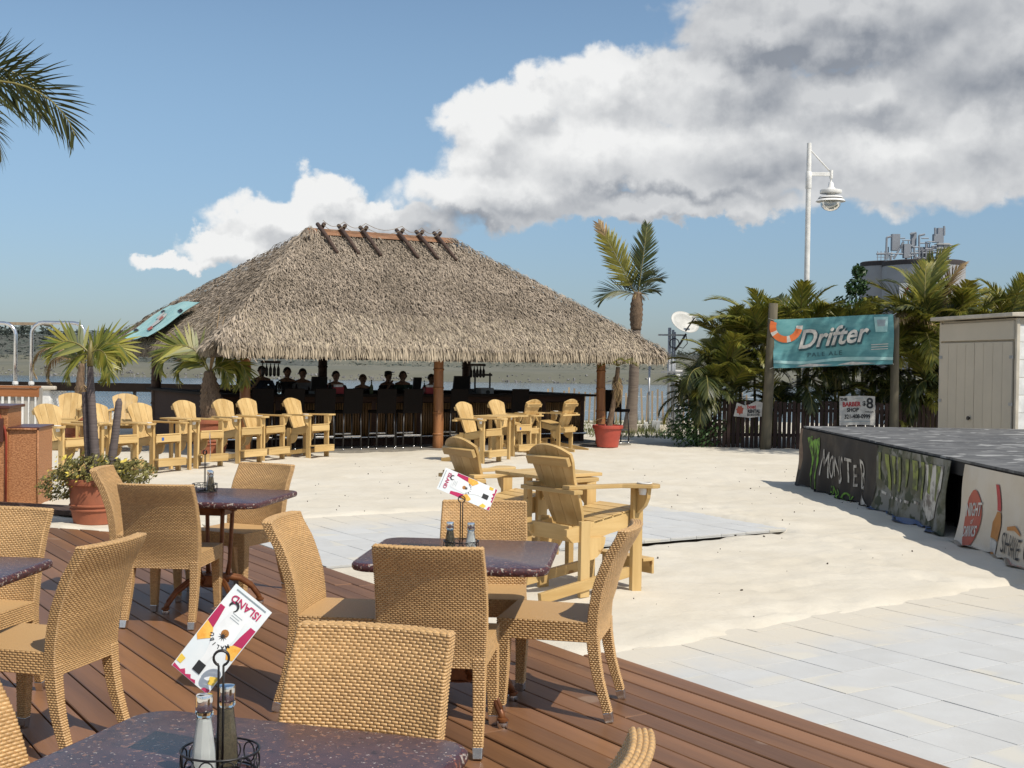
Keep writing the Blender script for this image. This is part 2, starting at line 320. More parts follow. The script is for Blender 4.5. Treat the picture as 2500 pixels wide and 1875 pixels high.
def put(name, me, parent=None, loc=None, rz=None, bevel=0):
    o = bpy.data.objects.new(name, me); COL.objects.link(o)
    if parent: o.parent = parent
    if loc is not None: o.location = loc
    if rz is not None: o.rotation_euler = (0, 0, rz)
    if bevel:
        b = o.modifiers.new('bevel', 'BEVEL'); b.width = bevel; b.segments = 2; b.limit_method = 'ANGLE'; b.harden_normals = False
    return o
def tag(o, label=None, cat=None, group=None, kind=None):
    for k, v in (('label', label), ('category', cat), ('group', group), ('kind', kind)):
        if v: o[k] = v
    return o
def thing(name, label, cat, loc=(0, 0, 0), rz=0, group=None):
    o = bpy.data.objects.new(name, None); COL.objects.link(o); o.location = loc; o.rotation_euler = (0, 0, rz); o.empty_display_size = .1
    return tag(o, label, cat, group)
KIDS = {}
def copy_tree(o, parent=None):
    c = o.copy(); COL.objects.link(c); c.parent = parent
    for ch in [x for x in o.children]: copy_tree(ch, c)
    return c
def text_mesh(body, size, fn, mats, name, parent, shear=0, bold=0, spacing=1.0, align='CENTER', lift=.0):
    cu = bpy.data.curves.new('t', 'FONT'); cu.body = body; cu.size = size; cu.shear = shear; cu.offset = bold; cu.space_character = spacing
    cu.align_x = align; cu.align_y = 'CENTER'; cu.resolution_u = 3
    to = bpy.data.objects.new('t', cu); COL.objects.link(to); dg = bpy.context.evaluated_depsgraph_get(); dg.update()
    me = bpy.data.meshes.new_from_object(to.evaluated_get(dg)); bpy.data.objects.remove(to)
    drape(me, fn, lift)
    me.materials.clear(); me.materials.append(MATS[mats]); me.name = name
    return put(name, me, parent)
def drape(me, fn, lift, step=.07):         # cut a flat print finely enough to follow the folds of its cloth
    bm = bmesh.new(); bm.from_mesh(me); bmesh.ops.triangulate(bm, faces=bm.faces[:])
    for _ in range(5):
        es = [e for e in bm.edges if e.calc_length() > step]
        if not es: break
        bmesh.ops.subdivide_edges(bm, edges=es, cuts=1); bmesh.ops.triangulate(bm, faces=[f for f in bm.faces if len(f.verts) > 3])
    for v in bm.verts: v.co = fn(v.co.x, v.co.y, lift)
    bm.to_mesh(me); bm.free(); return me
def flat(polys, fn, lift, m, name, parent):
    for p in polys: o = put(name, drape(MB().add([(x, y, 0) for x, y in p], [tuple(range(len(p)))]).mesh(name, m), fn, lift), parent)
    return o
def rz_of(f): return math.atan2(-f[0], f[1])
def fbm(x, y, s, o=3):
    v = 0; a = 1
    for i in range(o): v += a * mnoise.noise(Vector((x * s, y * s, 3.1 * i))); s *= 2.1; a *= .5
    return v

# ------------------------------------------------------------------ the setting: ground, water, far shore
BD = Vector((.545, -.838)).normalized()      # the way the deck boards and the paving joints run
def NS(n, s, z=0.0):                          # n across the boards, s along them (away from the camera)
    return Vector((n * -BD.y - s * BD.x, n * BD.x - s * BD.y, z))
def to_ns(x, y): return (x * -BD.y + y * BD.x, -x * BD.x - y * BD.y)
EDGE_N = 4.29
def sstep(a, b, x):
    t = min(1, max(0, (x - a) / (b - a))); return t * t * (3 - 2 * t)
def near_edge(n): return 5.66 + .075 * (n - 4.3)
FOOT = []
def lay_tracks():
    r = random.Random(19)
    for (ax_, ay_, bx_, by_) in ((1.6, 8.4, 3.9, 13.5), (.9, 11.4, 4.0, 9.6), (2.4, 14.5, -.6, 20.0), (3.6, 8.9, 2.2, 16.5), (-2.6, 15.2, 1.4, 21.0), (1.2, 7.7, 2.9, 9.4), (-3.2, 17.5, 3.6, 16.0), (4.0, 20.5, .4, 13.6)):
        d = Vector((bx_ - ax_, by_ - ay_)); n = int(d.length / .36); d.normalize(); p = Vector((-d.y, d.x)); a = math.atan2(d.y, d.x)
        for k in range(n):
            q = Vector((ax_, ay_)) + d * (k * .36 + r.uniform(-.06, .06)) + p * ((.10 if k % 2 else -.10) + r.uniform(-.05, .05)); aa = a + r.uniform(-.35, .35); FOOT.append((q.x, q.y, math.cos(aa), math.sin(aa), r.uniform(.6, 1.15)))
lay_tracks()
FCELL = {}
for f_ in FOOT:
    for i_ in (-1, 0, 1):
        for j_ in (-1, 0, 1): FCELL.setdefault((int(f_[0] * 2) + i_, int(f_[1] * 2) + j_), []).append(f_)
def prints(x, y):
    z = 0
    for (fx_, fy_, c, s_, k) in FCELL.get((int(x * 2), int(y * 2)), ()):
        dx, dy = x - fx_, y - fy_; u = (dx * c + dy * s_) / .15; v = (-dx * s_ + dy * c) / .075; q = u * u + v * v
        if q < 6: z += k * (-.026 * math.exp(-q) + .011 * math.exp(-(math.sqrt(q) - 1.45) ** 2 * 5))
    return z
def sand_z(x, y):
    n, s = to_ns(x, y)
    z = -.035 - .095 * sstep(13.5, 19, y)
    z += .022 * fbm(x, y, .55) + .014 * fbm(x + 9, y, 2.0) + .008 * fbm(x, y + 4, 5, 2)
    if y > 6: z -= .022 * max(0, mnoise.noise(Vector((x * 3.1, y * 3.1, 9))) - .28) * 2
    z += prints(x, y)
    w = .09 * fbm(x, y, 1.1) + .03 * fbm(x, y, 5)
    m1 = sstep(4.0, 4.2, n) * (1 - sstep(9.6, 9.8, n)) * (1 - sstep(near_edge(n) - .30 + w, near_edge(n) + .22 + w, s))
    m2 = sstep(4.0, 4.2, n) * (1 - sstep(9.42, 9.62, n + w * .5)) * sstep(9.16, 9.36, s) * (1 - sstep(12.0 + w, 12.5 + w, s))
    m3 = 1 - sstep(EDGE_N - .35, EDGE_N - .1, n) if y < 11.5 + .3 * max(0, -x - 2.2) else 0     # under the deck
    z -= .15 * max(m1, m2) + .13 * m3
    z -= .022 * sstep(6.6, 7.6, n) * sstep(8.7, 9.1, s) * (1 - sstep(9.2, 9.5, s))
    z = min(z, -.20) if (m3 > .99 or max(m1, m2) > .99) else z
    return z - 3.2 * sstep(40.5, 47, y + 1.2 * fbm(x, 0, .2))
def build_ground():
    def ax(segs):
        out = []
        for a, b, st in segs:
            k = max(1, round((b - a) / st)); out += [a + (b - a) * i / k for i in range(k)]
        return out + [segs[-1][1]]
    xs = ax([(-320, -60, 65), (-60, -14, 6), (-14, -5, .3), (-5, 7, .085), (7, 14, .3), (14, 60, 6), (60, 320, 65)])
    ys = ax([(-120, -10, 20), (-10, 5, 3), (5, 16, .085), (16, 27, .16), (27, 48, .5)])
    b = MB(); w = len(xs)
    b.v = [(x, y, sand_z(x, y)) for y in ys for x in xs]
    b.f = [(j * w + i, j * w + i + 1, (j + 1) * w + i + 1, (j + 1) * w + i) for j in range(len(ys) - 1) for i in range(w - 1)]; b.m = [0] * len(b.f)
    tag(b.build('sand', 'sand', smooth=True), kind='structure')
    tag(MB().add([(-1500, 38, -1.7), (1500, 38, -1.7), (1500, 1200, -1.7), (-1500, 1200, -1.7)], [(0, 1, 2, 3)]).build('water', 'water'), kind='structure')
build_ground()
def far_z(x, y):
    crest = 4.3 + 2.9 * (1 - sstep(-100, -58, x))
    z = -2.2 + 2.5 * sstep(229, 240, y) + .5 * sstep(240, 262, y) + (crest - .8) * sstep(262 - 12 * (1 - sstep(-105, -62, x)), 296, y)
    return z + (.35 * fbm(x, y, .06) + .15 * fbm(x, y, .25)) * sstep(236, 250, y)
def build_far():
    b = MB(); xs = [-340 + 4 * i for i in range(171)]; ys = [226 + 2.5 * i for i in range(34)] + [330, 420, 700]
    b.v = [(x, y, far_z(x, y)) for y in ys for x in xs]; w = len(xs)
    for j in range(len(ys) - 1):
        for i in range(w - 1):
            b.f.append((j * w + i, j * w + i + 1, (j + 1) * w + i + 1, (j + 1) * w + i)); b.m.append(1 if (ys[j] > 262 and xs[i] < -40) or ys[j] > 285 else 0)
    tag(b.build('far_shore', ['far_grass', 'brush'], smooth=True), kind='structure')
    r = random.Random(3); b = MB()                                    # riprap along the water
    for i in range(1500):
        x = r.uniform(-150, 150); y = min(238, r.gauss(233, 1.6)); z = far_z(x, y) + .05; s = r.uniform(.12, .38) * (1.4 if r.random() < .1 else 1)
        if fbm(x, 0, .05) < -.35 and r.random() < .8: continue
        q = Quaternion((r.random(), r.random(), r.random(), r.random())).normalized().to_matrix()
        b.box((x, y, z), (s * 1.3, s, s * .8), q)
    tag(b.build('riprap', 'far_rock'), 'pale broken rocks heaped along the far waterline', kind='stuff')
    b = MB()                                                          # scrub and trees on the far rise
    for i in range(30000):
        x = r.uniform(-200, 200); y = r.uniform(258, 304)
        left = 1 - sstep(-105, -55, x)
        if r.random() > .35 + .65 * left and y < 286: continue
        h = r.uniform(.12, .42) * (1 + .4 * left); z = far_z(x, y) + h * r.uniform(.2, 1.6)
        p = [Vector((x + r.gauss(0, 1) * h, y + r.gauss(0, .8) * h, z + r.uniform(-.3, 1) * h)) for _ in range(3)]
        b.add(p, [(0, 1, 2)])
    for i in range(170):
        x = -200 + 400 * i / 170 + r.uniform(-1.5, 1.5); y = r.uniform(288, 300); hh = r.uniform(.6, 1.7) * (1.5 if fbm(x, 0, .03) > .1 else .8); z = far_z(x, y)
        for k in range(46):
            d = Vector((r.gauss(0, .5), r.gauss(0, .5), r.uniform(0, 1))); c = Vector((x, y, z)) + Vector((d.x * hh, d.y * hh, d.z * hh * (1.15 - .3 * abs(d.x)))); q = hh * .22
            b.add([c + Vector((r.gauss(0, q), r.gauss(0, q), r.gauss(0, q))) for _ in range(3)], [(0, 1, 2)])
    tag(b.build('far_scrub', 'far_trees'), 'dark scrub and low trees covering the far rise', kind='stuff')
build_far()

# ------------------------------------------------------------------ deck
def far_end(n):      # the skewed far end of the boards
    # line through (-6.2,12.55) and (-2.2,11.15)
    best = None; ax_, ay_ = -6.2, 12.55; dx, dy = 4.0, -1.4
    # solve NS(n,s) on the line
    p0 = NS(n, 0); d = Vector((-BD.x, -BD.y))
    det = d.x * -dy + dx * d.y; rx, ry = ax_ - p0.x, ay_ - p0.y
    return (rx * -dy + dx * ry) / det
def build_deck():
    b = MB(); T = .142
    deck = MB().add([NS(-4, -6, -.16), NS(EDGE_N - .02, -6, -.16), NS(EDGE_N - .02, far_end(EDGE_N) - .1, -.16), NS(-4, far_end(-4) - .1, -.16)], [(0, 1, 2, 3)]).build('deck', 'dark_void')
    tag(deck, kind='structure')
    r = random.Random(11); i = 0; n = EDGE_N
    while n > -2.6:
        lo, hi = n - T + .0095, n
        s0 = -4.0; e_lo, e_hi = far_end(lo), far_end(hi)
        if i == 0: cuts = [-4, 1.2, 5.62]; e_lo = e_hi = 5.62 + .0
        else:
            cuts = [-4]; c = r.uniform(-1.5, 1.5)
            while c < min(e_lo, e_hi) - 1.2: cuts.append(c); c += r.uniform(5.5, 8.5)
            cuts.append(None)
        for k in range(len(cuts) - 1):
            a = cuts[k] + .002; e = cuts[k + 1]
            A, B = (e_lo, e_hi) if e is None else (e - .002, e - .002)
            dz = r.uniform(-.0025, .0025); h = .03; c = .004
            m = MB(); mid = NS((lo + hi) / 2, (a + (A + B) / 2) / 2)
            ang = math.atan2(-BD.y, -BD.x)
            def P(nn, ss, z): return NS(nn, ss, z) - mid
            V = [P(lo, a, -h), P(hi, a, -h), P(hi, B, -h), P(lo, A, -h), P(lo, a, -c), P(hi, a, -c), P(hi, B, -c), P(lo, A, -c),
                 P(lo + c, a + c, 0), P(hi - c, a + c, 0), P(hi - c, B - c, 0), P(lo + c, A - c, 0)]
            rt = Matrix.Rotation(-ang, 3, 'Z'); V = [rt @ v for v in V]
            m.add(V, [(0, 1, 5, 4), (1, 2, 6, 5), (2, 3, 7, 6), (3, 0, 4, 7), (4, 5, 9, 8), (5, 6, 10, 9), (6, 7, 11, 10), (7, 4, 8, 11), (8, 9, 10, 11)])
            m.build('plank', 'plank', deck, loc=(mid.x, mid.y, dz), rz=ang)
        n -= T; i += 1
build_deck()

# ------------------------------------------------------------------ paving
def build_patio(name, n0, n1, s0, s1, seed):
    r = random.Random(seed); T = .334
    base = MB().add([NS(n0, s0, -.075), NS(n1, s0, -.075), NS(n1, s1, -.075), NS(n0, s1, -.075)], [(0, 1, 2, 3)]).build(name, 'grout')
    tag(base, kind='structure')
    hw = T / 2 - .0026; c = .0008; h = .03
    m = MB(); V = [(-hw, -hw, -h), (hw, -hw, -h), (hw, hw, -h), (-hw, hw, -h), (-hw, -hw, -c), (hw, -hw, -c), (hw, hw, -c), (-hw, hw, -c), (-hw + c, -hw + c, 0), (hw - c, -hw + c, 0), (hw - c, hw - c, 0), (-hw + c, hw - c, 0)]
    m.add(V, [(0, 1, 5, 4), (1, 2, 6, 5), (2, 3, 7, 6), (3, 0, 4, 7), (4, 5, 9, 8), (5, 6, 10, 9), (6, 7, 11, 10), (7, 4, 8, 11), (8, 9, 10, 11)]); me = m.mesh('tile', 'tile')
    ang = math.atan2(BD.x, -BD.y)
    for j in range(int((n1 - n0) / T)):
        for k in range(int((s1 - s0) / T)):
            p = NS(n0 + (j + .5) * T, s0 + (k + .5) * T, -.058 + r.uniform(-.0012, .0012))
            o = put('tile', me, base, p, ang + R(r.uniform(-.12, .12)))
            o.rotation_euler[0] = R(r.uniform(-.14, .14)); o.rotation_euler[1] = R(r.uniform(-.14, .14))
build_patio('patio', 4.31, 9.4, 1.1, 6.12, 1)
build_patio('paved_path', 4.31, 9.7, 9.38, 12.75, 2)
# dark boards added in place of a shadow beyond the deck end
p = G(165, 1272, -.09); st = thing('step', 'low dark planks standing in for a shadow beside the flower pot', 'step', (p.x - .3, p.y + .35, sand_z(p.x, p.y)), R(-17))
for i in range(3): MB().box((0, -.22 + i * .15, .045), (1.6, .14, .05)).build('plank', 'log', st, bevel=.004)

# ------------------------------------------------------------------ wicker chairs
def weave(b, S, nu, nv, h=.0022, fill=.93, sink=.003):
    """raised strands laid in brick rows over the surface S(u,v) -> point"""
    def nrm(u, v):
        e = .004; return (S(min(1, u + e), v) - S(max(0, u - e), v)).cross(S(u, min(1, v + e)) - S(u, max(0, v - e))).normalized()
    for j in range(nv):
        v0 = (j + .05) / nv; v1 = (j + .95) / nv; off = .5 * (j % 2)
        for i in range(-1, nu + 1):
            u0 = (i + off + (1 - fill) / 2) / nu; u1 = (i + off + 1 - (1 - fill) / 2) / nu
            u0 = max(u0, 0); u1 = min(u1, 1)
            if u1 - u0 < .25 / nu: continue
            n = nrm((u0 + u1) / 2, (v0 + v1) / 2); du = (u1 - u0) * .13; dv = (v1 - v0) * .27
            V = [q - n * sink * .8 for q in (S(u0, v0), S(u1, v0), S(u1, v1), S(u0, v1))]
            V += [S(u0 + du, v0 + dv) + n * h, S(u1 - du, v0 + dv) + n * h, S(u1 - du, v1 - dv) + n * h, S(u0 + du, v1 - dv) + n * h]
            b.add(V, [(4, 5, 6, 7), (0, 1, 5, 4), (1, 2, 6, 5), (2, 3, 7, 6), (3, 0, 4, 7)])
    b.grid(lambda u, v: S(u, v) - nrm(u, v) * sink, 12, 16)
def bez(pts, t):
    # piecewise Catmull-Rom through (z, y) pairs
    for i in range(len(pts) - 1):
        if t <= pts[i + 1][0] or i == len(pts) - 2:
            p0 = pts[max(i - 1, 0)]; p1 = pts[i]; p2 = pts[i + 1]; p3 = pts[min(i + 2, len(pts) - 1)]
            q = (t - p1[0]) / (p2[0] - p1[0]); a, b_, c, d = p0[1], p1[1], p2[1], p3[1]
            return .5 * (2 * b_ + (c - a) * q + (2 * a - 5 * b_ + 4 * c - d) * q * q + (3 * b_ - a - 3 * c + d) * q ** 3)
PROF = [(0, -.285), (.2, -.228), (.4, -.20), (.6, -.222), (.75, -.272), (.875, -.335)]
def prof(z): return bez(PROF, z)
def make_chair():
    t = thing('wicker_chair', 'x', 'chair', group='wicker chairs on the deck')
    W = .225; Z0, Z1 = .355, .875
    def half(z): return W + .006 * math.sin((z - Z0) / (Z1 - Z0) * 3.14)
    def bow(x): return -.032 * (1 - (x / W) ** 2)
    def back(sgn, th=.024):
        def S(u, v):
            z = Z0 + (Z1 - Z0) * v; x = half(z) * (2 * u - 1) * sgn
            return Vector((x, prof(z) + bow(x) * sstep(.38, .6, z) + sgn * -th, z))
        return S
    b = MB(); weave(b, back(1), 22, 62); weave(b, back(-1), 22, 62)
    for sg in (-1, 1):
        def Sd(u, v, sg=sg):
            z = Z0 + (Z1 - Z0) * v; return Vector((sg * (half(z) + .002), prof(z) + sg * (.024 - .048 * (1 - u)) , z))
        weave(b, Sd, 3, 62)
    def Tp(u, v):
        x = W * (2 * u - 1); return Vector((x, prof(Z1) + bow(x) - .024 + .048 * v, Z1 + .002))
    weave(b, Tp, 20, 4)
    bk = b.build('backrest', 'wicker', t, smooth=True)
    # seat
    x0, y0, y1, zt, zb = .228, -.185, .245, .452, .36
    b = MB()
    def top(u, v):
        return Vector((x0 * (2 * u - 1), y0 + (y1 - y0) * v, zt - .004 * math.cos((u - .5) * 3) * math.sin(v * 3)))
    b.grid(top, 10, 8); b.box((0, (y0 + y1) / 2, (zt + zb) / 2 - .006), (2 * x0 - .012, y1 - y0 - .012, zt - zb - .014))
    b.build('seat', 'wicker_fine', t, smooth='auto')
    b = MB()
    weave(b, lambda u, v: Vector((x0 * (1 - 2 * u), y1, zb + (zt - zb) * v)), 20, 9)
    for sg in (-1, 1): weave(b, lambda u, v, sg=sg: Vector((sg * x0, (y0 + (y1 - y0) * u) if sg > 0 else (y1 - (y1 - y0) * u), zb + (zt - zb) * v)), 18, 9)
    b.build('seat_apron', 'wicker', t, smooth=True)
    for sg in (-1, 1):
        for fr in (0, 1):
            b = MB(); P = []
            for k in range(7):
                z = .40 * (1 - k / 6)
                if fr: c = Vector((sg * (.198 + .012 * (k / 6)), .215 + .012 * (k / 6) ** 2, z)); w = .030 - .011 * k / 6
                else: c = Vector((sg * (.200 + .010 * (k / 6)), prof(z), z)); w = .027 - .009 * k / 6
                P.append((c, w))
            for (f_, sx, sy) in ((0, 1, 0), (1, 0, 1), (2, -1, 0), (3, 0, -1)):
                def S(u, v, sx=sx, sy=sy):
                    q = (1 - v) * .89 * 6; i = min(int(q), 5); fr_ = q - i; c = P[i][0].lerp(P[i + 1][0], fr_); w = P[i][1] * (1 - fr_) + P[i + 1][1] * fr_
                    o = (2 * u - 1) * w; return c + Vector((sx * w - sy * o, sy * w + sx * o, 0))
                weave(b, S, 3, 36, h=.0022)
            lg = b.build('leg', 'wicker', t, smooth=True)
            c, w = P[-1]; c2 = P[5][0].lerp(P[6][0], .30)
            MB().bar(c2, Vector((c.x, c.y, .001)), .043, .043, up=(0, 1, 0), taper=.88).build('foot_cap', 'steel', lg, bevel=.003)
    return t
chairA = make_chair()
CH = [ # x, y, facing, label
 ((.235, 5.92), (-.975, .22), 'wicker chair drawn up to the right side of the middle table, back to the sand'),
 ((-.295, 5.40), (.11, .99), 'wicker chair seen square from behind at the near side of the middle table'),
 ((-.76, 5.93), (.99, -.13), 'wicker chair at the left side of the middle table, its shaded seat turned right'),
 ((-.14, 6.44), (0, -1), 'wicker chair behind the middle table, right under the tilted menu card'),
 ((-.455, 3.17), (-.244, -.97), 'large wicker chair back rising behind the edge of the nearest table'),
 ((-.11, 2.44), (-.955, .296), 'wicker chair showing only a corner of its back at the bottom picture edge'),
 ((-1.03, 2.74), (.955, -.296), 'wicker chair cut off by the left picture edge beside the nearest table'),
 ((-1.955, 5.20), (-.97, .245), 'wicker chair with sunlit rear side drawn up to the table at the left edge'),
 ((-2.53, 5.83), (-.16, -.99), 'wicker chair behind the table at the left picture edge, facing the camera'),
 ((-2.085, 7.76), (.08, .997), 'wicker chair seen from behind at the table by the flower pot'),
 ((-2.45, 8.52), (.997, .07), 'wicker chair seen edge-on between the flower pot and its table'),
 ((-1.90, 8.72), (-.4, -.91), 'wicker chair on the far side of the table by the flower pot')]
for i, ((x, y), f, lab) in enumerate(CH):
    o = chairA if i == 0 else copy_tree(chairA)
    o.location = (x, y, 0); o.rotation_euler = (0, 0, rz_of(f)); o['label'] = lab

# ------------------------------------------------------------------ tables
def make_table():
    t = thing('dining_table', 'x', 'table', group='stone topped tables on the deck')
    H = .435; r = .085
    def ring(h, rr, z): 
        out = []
        for cx, cy, a0 in ((1, 1, 0), (-1, 1, 90), (-1, -1, 180), (1, -1, 270)):
            for k in range(7):
                a = R(a0 + 15 * k); out.append((cx * (h - rr) + rr * math.cos(a), cy * (h - rr) + rr * math.sin(a), z))
        return out
    b = MB(); L = [(.42, r, .708), (.43, r, .712), (.435, r, .722), (.435, r, .736), (.430, r, .7435), (.423, r, .7455)]
    n = 28
    for h, rr, z in L: b.v += ring(h, rr, z)
    for i in range(len(L) - 1):
        for j in range(n): b.f.append((i * n + j, i * n + (j + 1) % n, (i + 1) * n + (j + 1) % n, (i + 1) * n + j)); b.m.append(1)
    b.f += [tuple(range(n))[::-1], tuple(range((len(L) - 1) * n, len(L) * n))]; b.m += [1, 0]
    b.build('table_top', ['stone', 'stone_edge'], t, smooth='auto')
    b = MB()
    for sx, sy in ((1, 1), (-1, 1), (-1, -1), (1, -1)):
        MB().tube([(sx * .085, sy * .085, .70), (sx * .085, sy * .085, .60), (sx * .075, sy * .075, .3), (sx * .06, sy * .06, .17)], [.017, .014, .014, .018], 10).build('post', 'copper_metal', t, smooth=True)
        P = [(.04, .20), (.10, .205), (.18, .185), (.26, .13), (.315, .06), (.325, .03)]
        q = .7071
        lg = MB().tube([(sx * d * q, sy * d * q, z) for d, z in P], [.024, .022, .019, .017, .017, .017], 10).tube([(sx * d * q * 1.0, sy * d * q, z + .018) for d, z in P[:-1]], .010, 8).build('leg', 'copper_metal', t, smooth=True)
        MB().lathe([(.019, .046), (.026, .042), (.026, .032), (.019, .028), (.019, .022)], 12, (sx * .325 * q, sy * .325 * q, 0)).build('foot_ring', 'copper_metal', lg, smooth='auto')
        MB().lathe([(.024, .024), (.025, .012), (.022, 0)], 12, (sx * .325 * q, sy * .325 * q, 0)).build('foot_pad', 'steel', lg, smooth='auto')
    b = MB()
    for a in (0, 90): 
        m = Matrix.Rotation(R(45 + a), 3, 'Z'); b.box((0, 0, .688 - .002 * (a > 0)), (.62, .035, .03), m)
    for sx, sy, ex, ey in ((1, 0, .012, .19), (-1, 0, .012, .19), (0, 1, .19, .012), (0, -1, .19, .012)):
        b.box((sx * .085, sy * .085, .645), (ex, ey, .05)); 
    b.build('top_bracket', 'copper_metal', t, bevel=.004)
    MB().box((0, 0, .19), (.13, .13, .075)).lathe([(.05, .15), (.085, .155), (.085, .16), (.03, .17)], 16).build('hub', 'copper_metal', t, bevel=.006)
    return t
tab0 = make_table()
TB = [((-.226, 5.80), -5.6, 'dark stone table in the middle, ringed by four wicker chairs'),
      ((-.61, 2.59), -17.2, 'nearest purple-brown stone table, cut off by the bottom picture edge'),
      ((-2.43, 5.05), -3, 'stone table of which one corner shows at the left picture edge'),
      ((-1.92, 8.11), -8.5, 'stone table farthest back, between the flower pot and the sand')]
for i, ((x, y), a, lab) in enumerate(TB):
    o = tab0 if i == 0 else copy_tree(tab0)
    o.location = (x, y, 0); o.rotation_euler = (0, 0, R(a)); o['label'] = lab

# ------------------------------------------------------------------ condiment caddies, shakers, menu cards
TZ = .7455
def make_caddy(loc, rz, ringz, label):
    t = thing('condiment_caddy', label, 'caddy', loc, rz, 'wire condiment caddies')
    def circ(r, z, n=28, cx=0, cy=0): return [(cx + r * math.cos(2 * math.pi * k / n), cy + r * math.sin(2 * math.pi * k / n), z) for k in range(n + 1)]
    w = .0024
    b = MB().tube(circ(.082, .052), w, 6, cap=False).tube(circ(.078, .0035), w, 6, cap=False).tube(circ(.045, .0035, 20), w, 6, cap=False)
    for k in range(4):
        a = math.pi / 2 * k; b.tube([(0, 0, .0035), (.078 * math.cos(a), .078 * math.sin(a), .0035)], w, 6)
    b.build('basket_rim', 'black_wire', t, smooth=True)
    for k in range(12):                                        # scrolls between the rims
        a = 2 * math.pi * (k + .5) / 12; ca, sa = math.cos(a), math.sin(a)
        pts = []
        for j in range(15):
            q = 2 * math.pi * j / 14; x = .017 * math.cos(q); z = .028 + .021 * math.sin(q)
            pts.append((.080 * ca - x * sa, .080 * sa + x * ca, z))
        MB().tube(pts, .0017, 5, cap=False).build('scroll', 'black_wire', t, smooth=True)
    r0 = .016
    pts = [(.005, 0, .004), (.005, 0, ringz - r0)] + [(r0 * math.sin(R(20 + 320 * k / 16)), 0, ringz - r0 * math.cos(R(20 + 320 * k / 16))) for k in range(17)] + [(-.005, 0, ringz - r0), (-.005, 0, .004)]
    MB().tube(pts, .0026, 6).tube([(x, .006, z) for x, y, z in pts[2:-2]], .0024, 6).build('card_holder', 'black_wire', t, smooth=True)
    return t
def make_shaker(loc, fill, label, s=1.0, rs=1.0):
    t = thing('shaker', label, 'shaker', loc, 0, 'glass salt and pepper shakers')
    def oct_(prof_, m, nm, n=8, sm=False): return MB().lathe([(r * s * rs, z * s) for r, z in prof_], n).build(nm, m, t, smooth=sm)
    oct_([(.0245, .0), (.026, .004), (.023, .045), (.015, .100), (.0185, .105), (.0185, .110), (.014, .112)], 'glass', 'glass_body')
    oct_([(.0215, .004), (.0205, .045), (.0125, .094), (.011, .097)], fill, 'contents')
    oct_([(.0165, .112), (.0175, .114), (.0175, .134), (.0165, .1365), (.010, .1375)], 'chrome', 'cap', 16, 'auto')
    return t
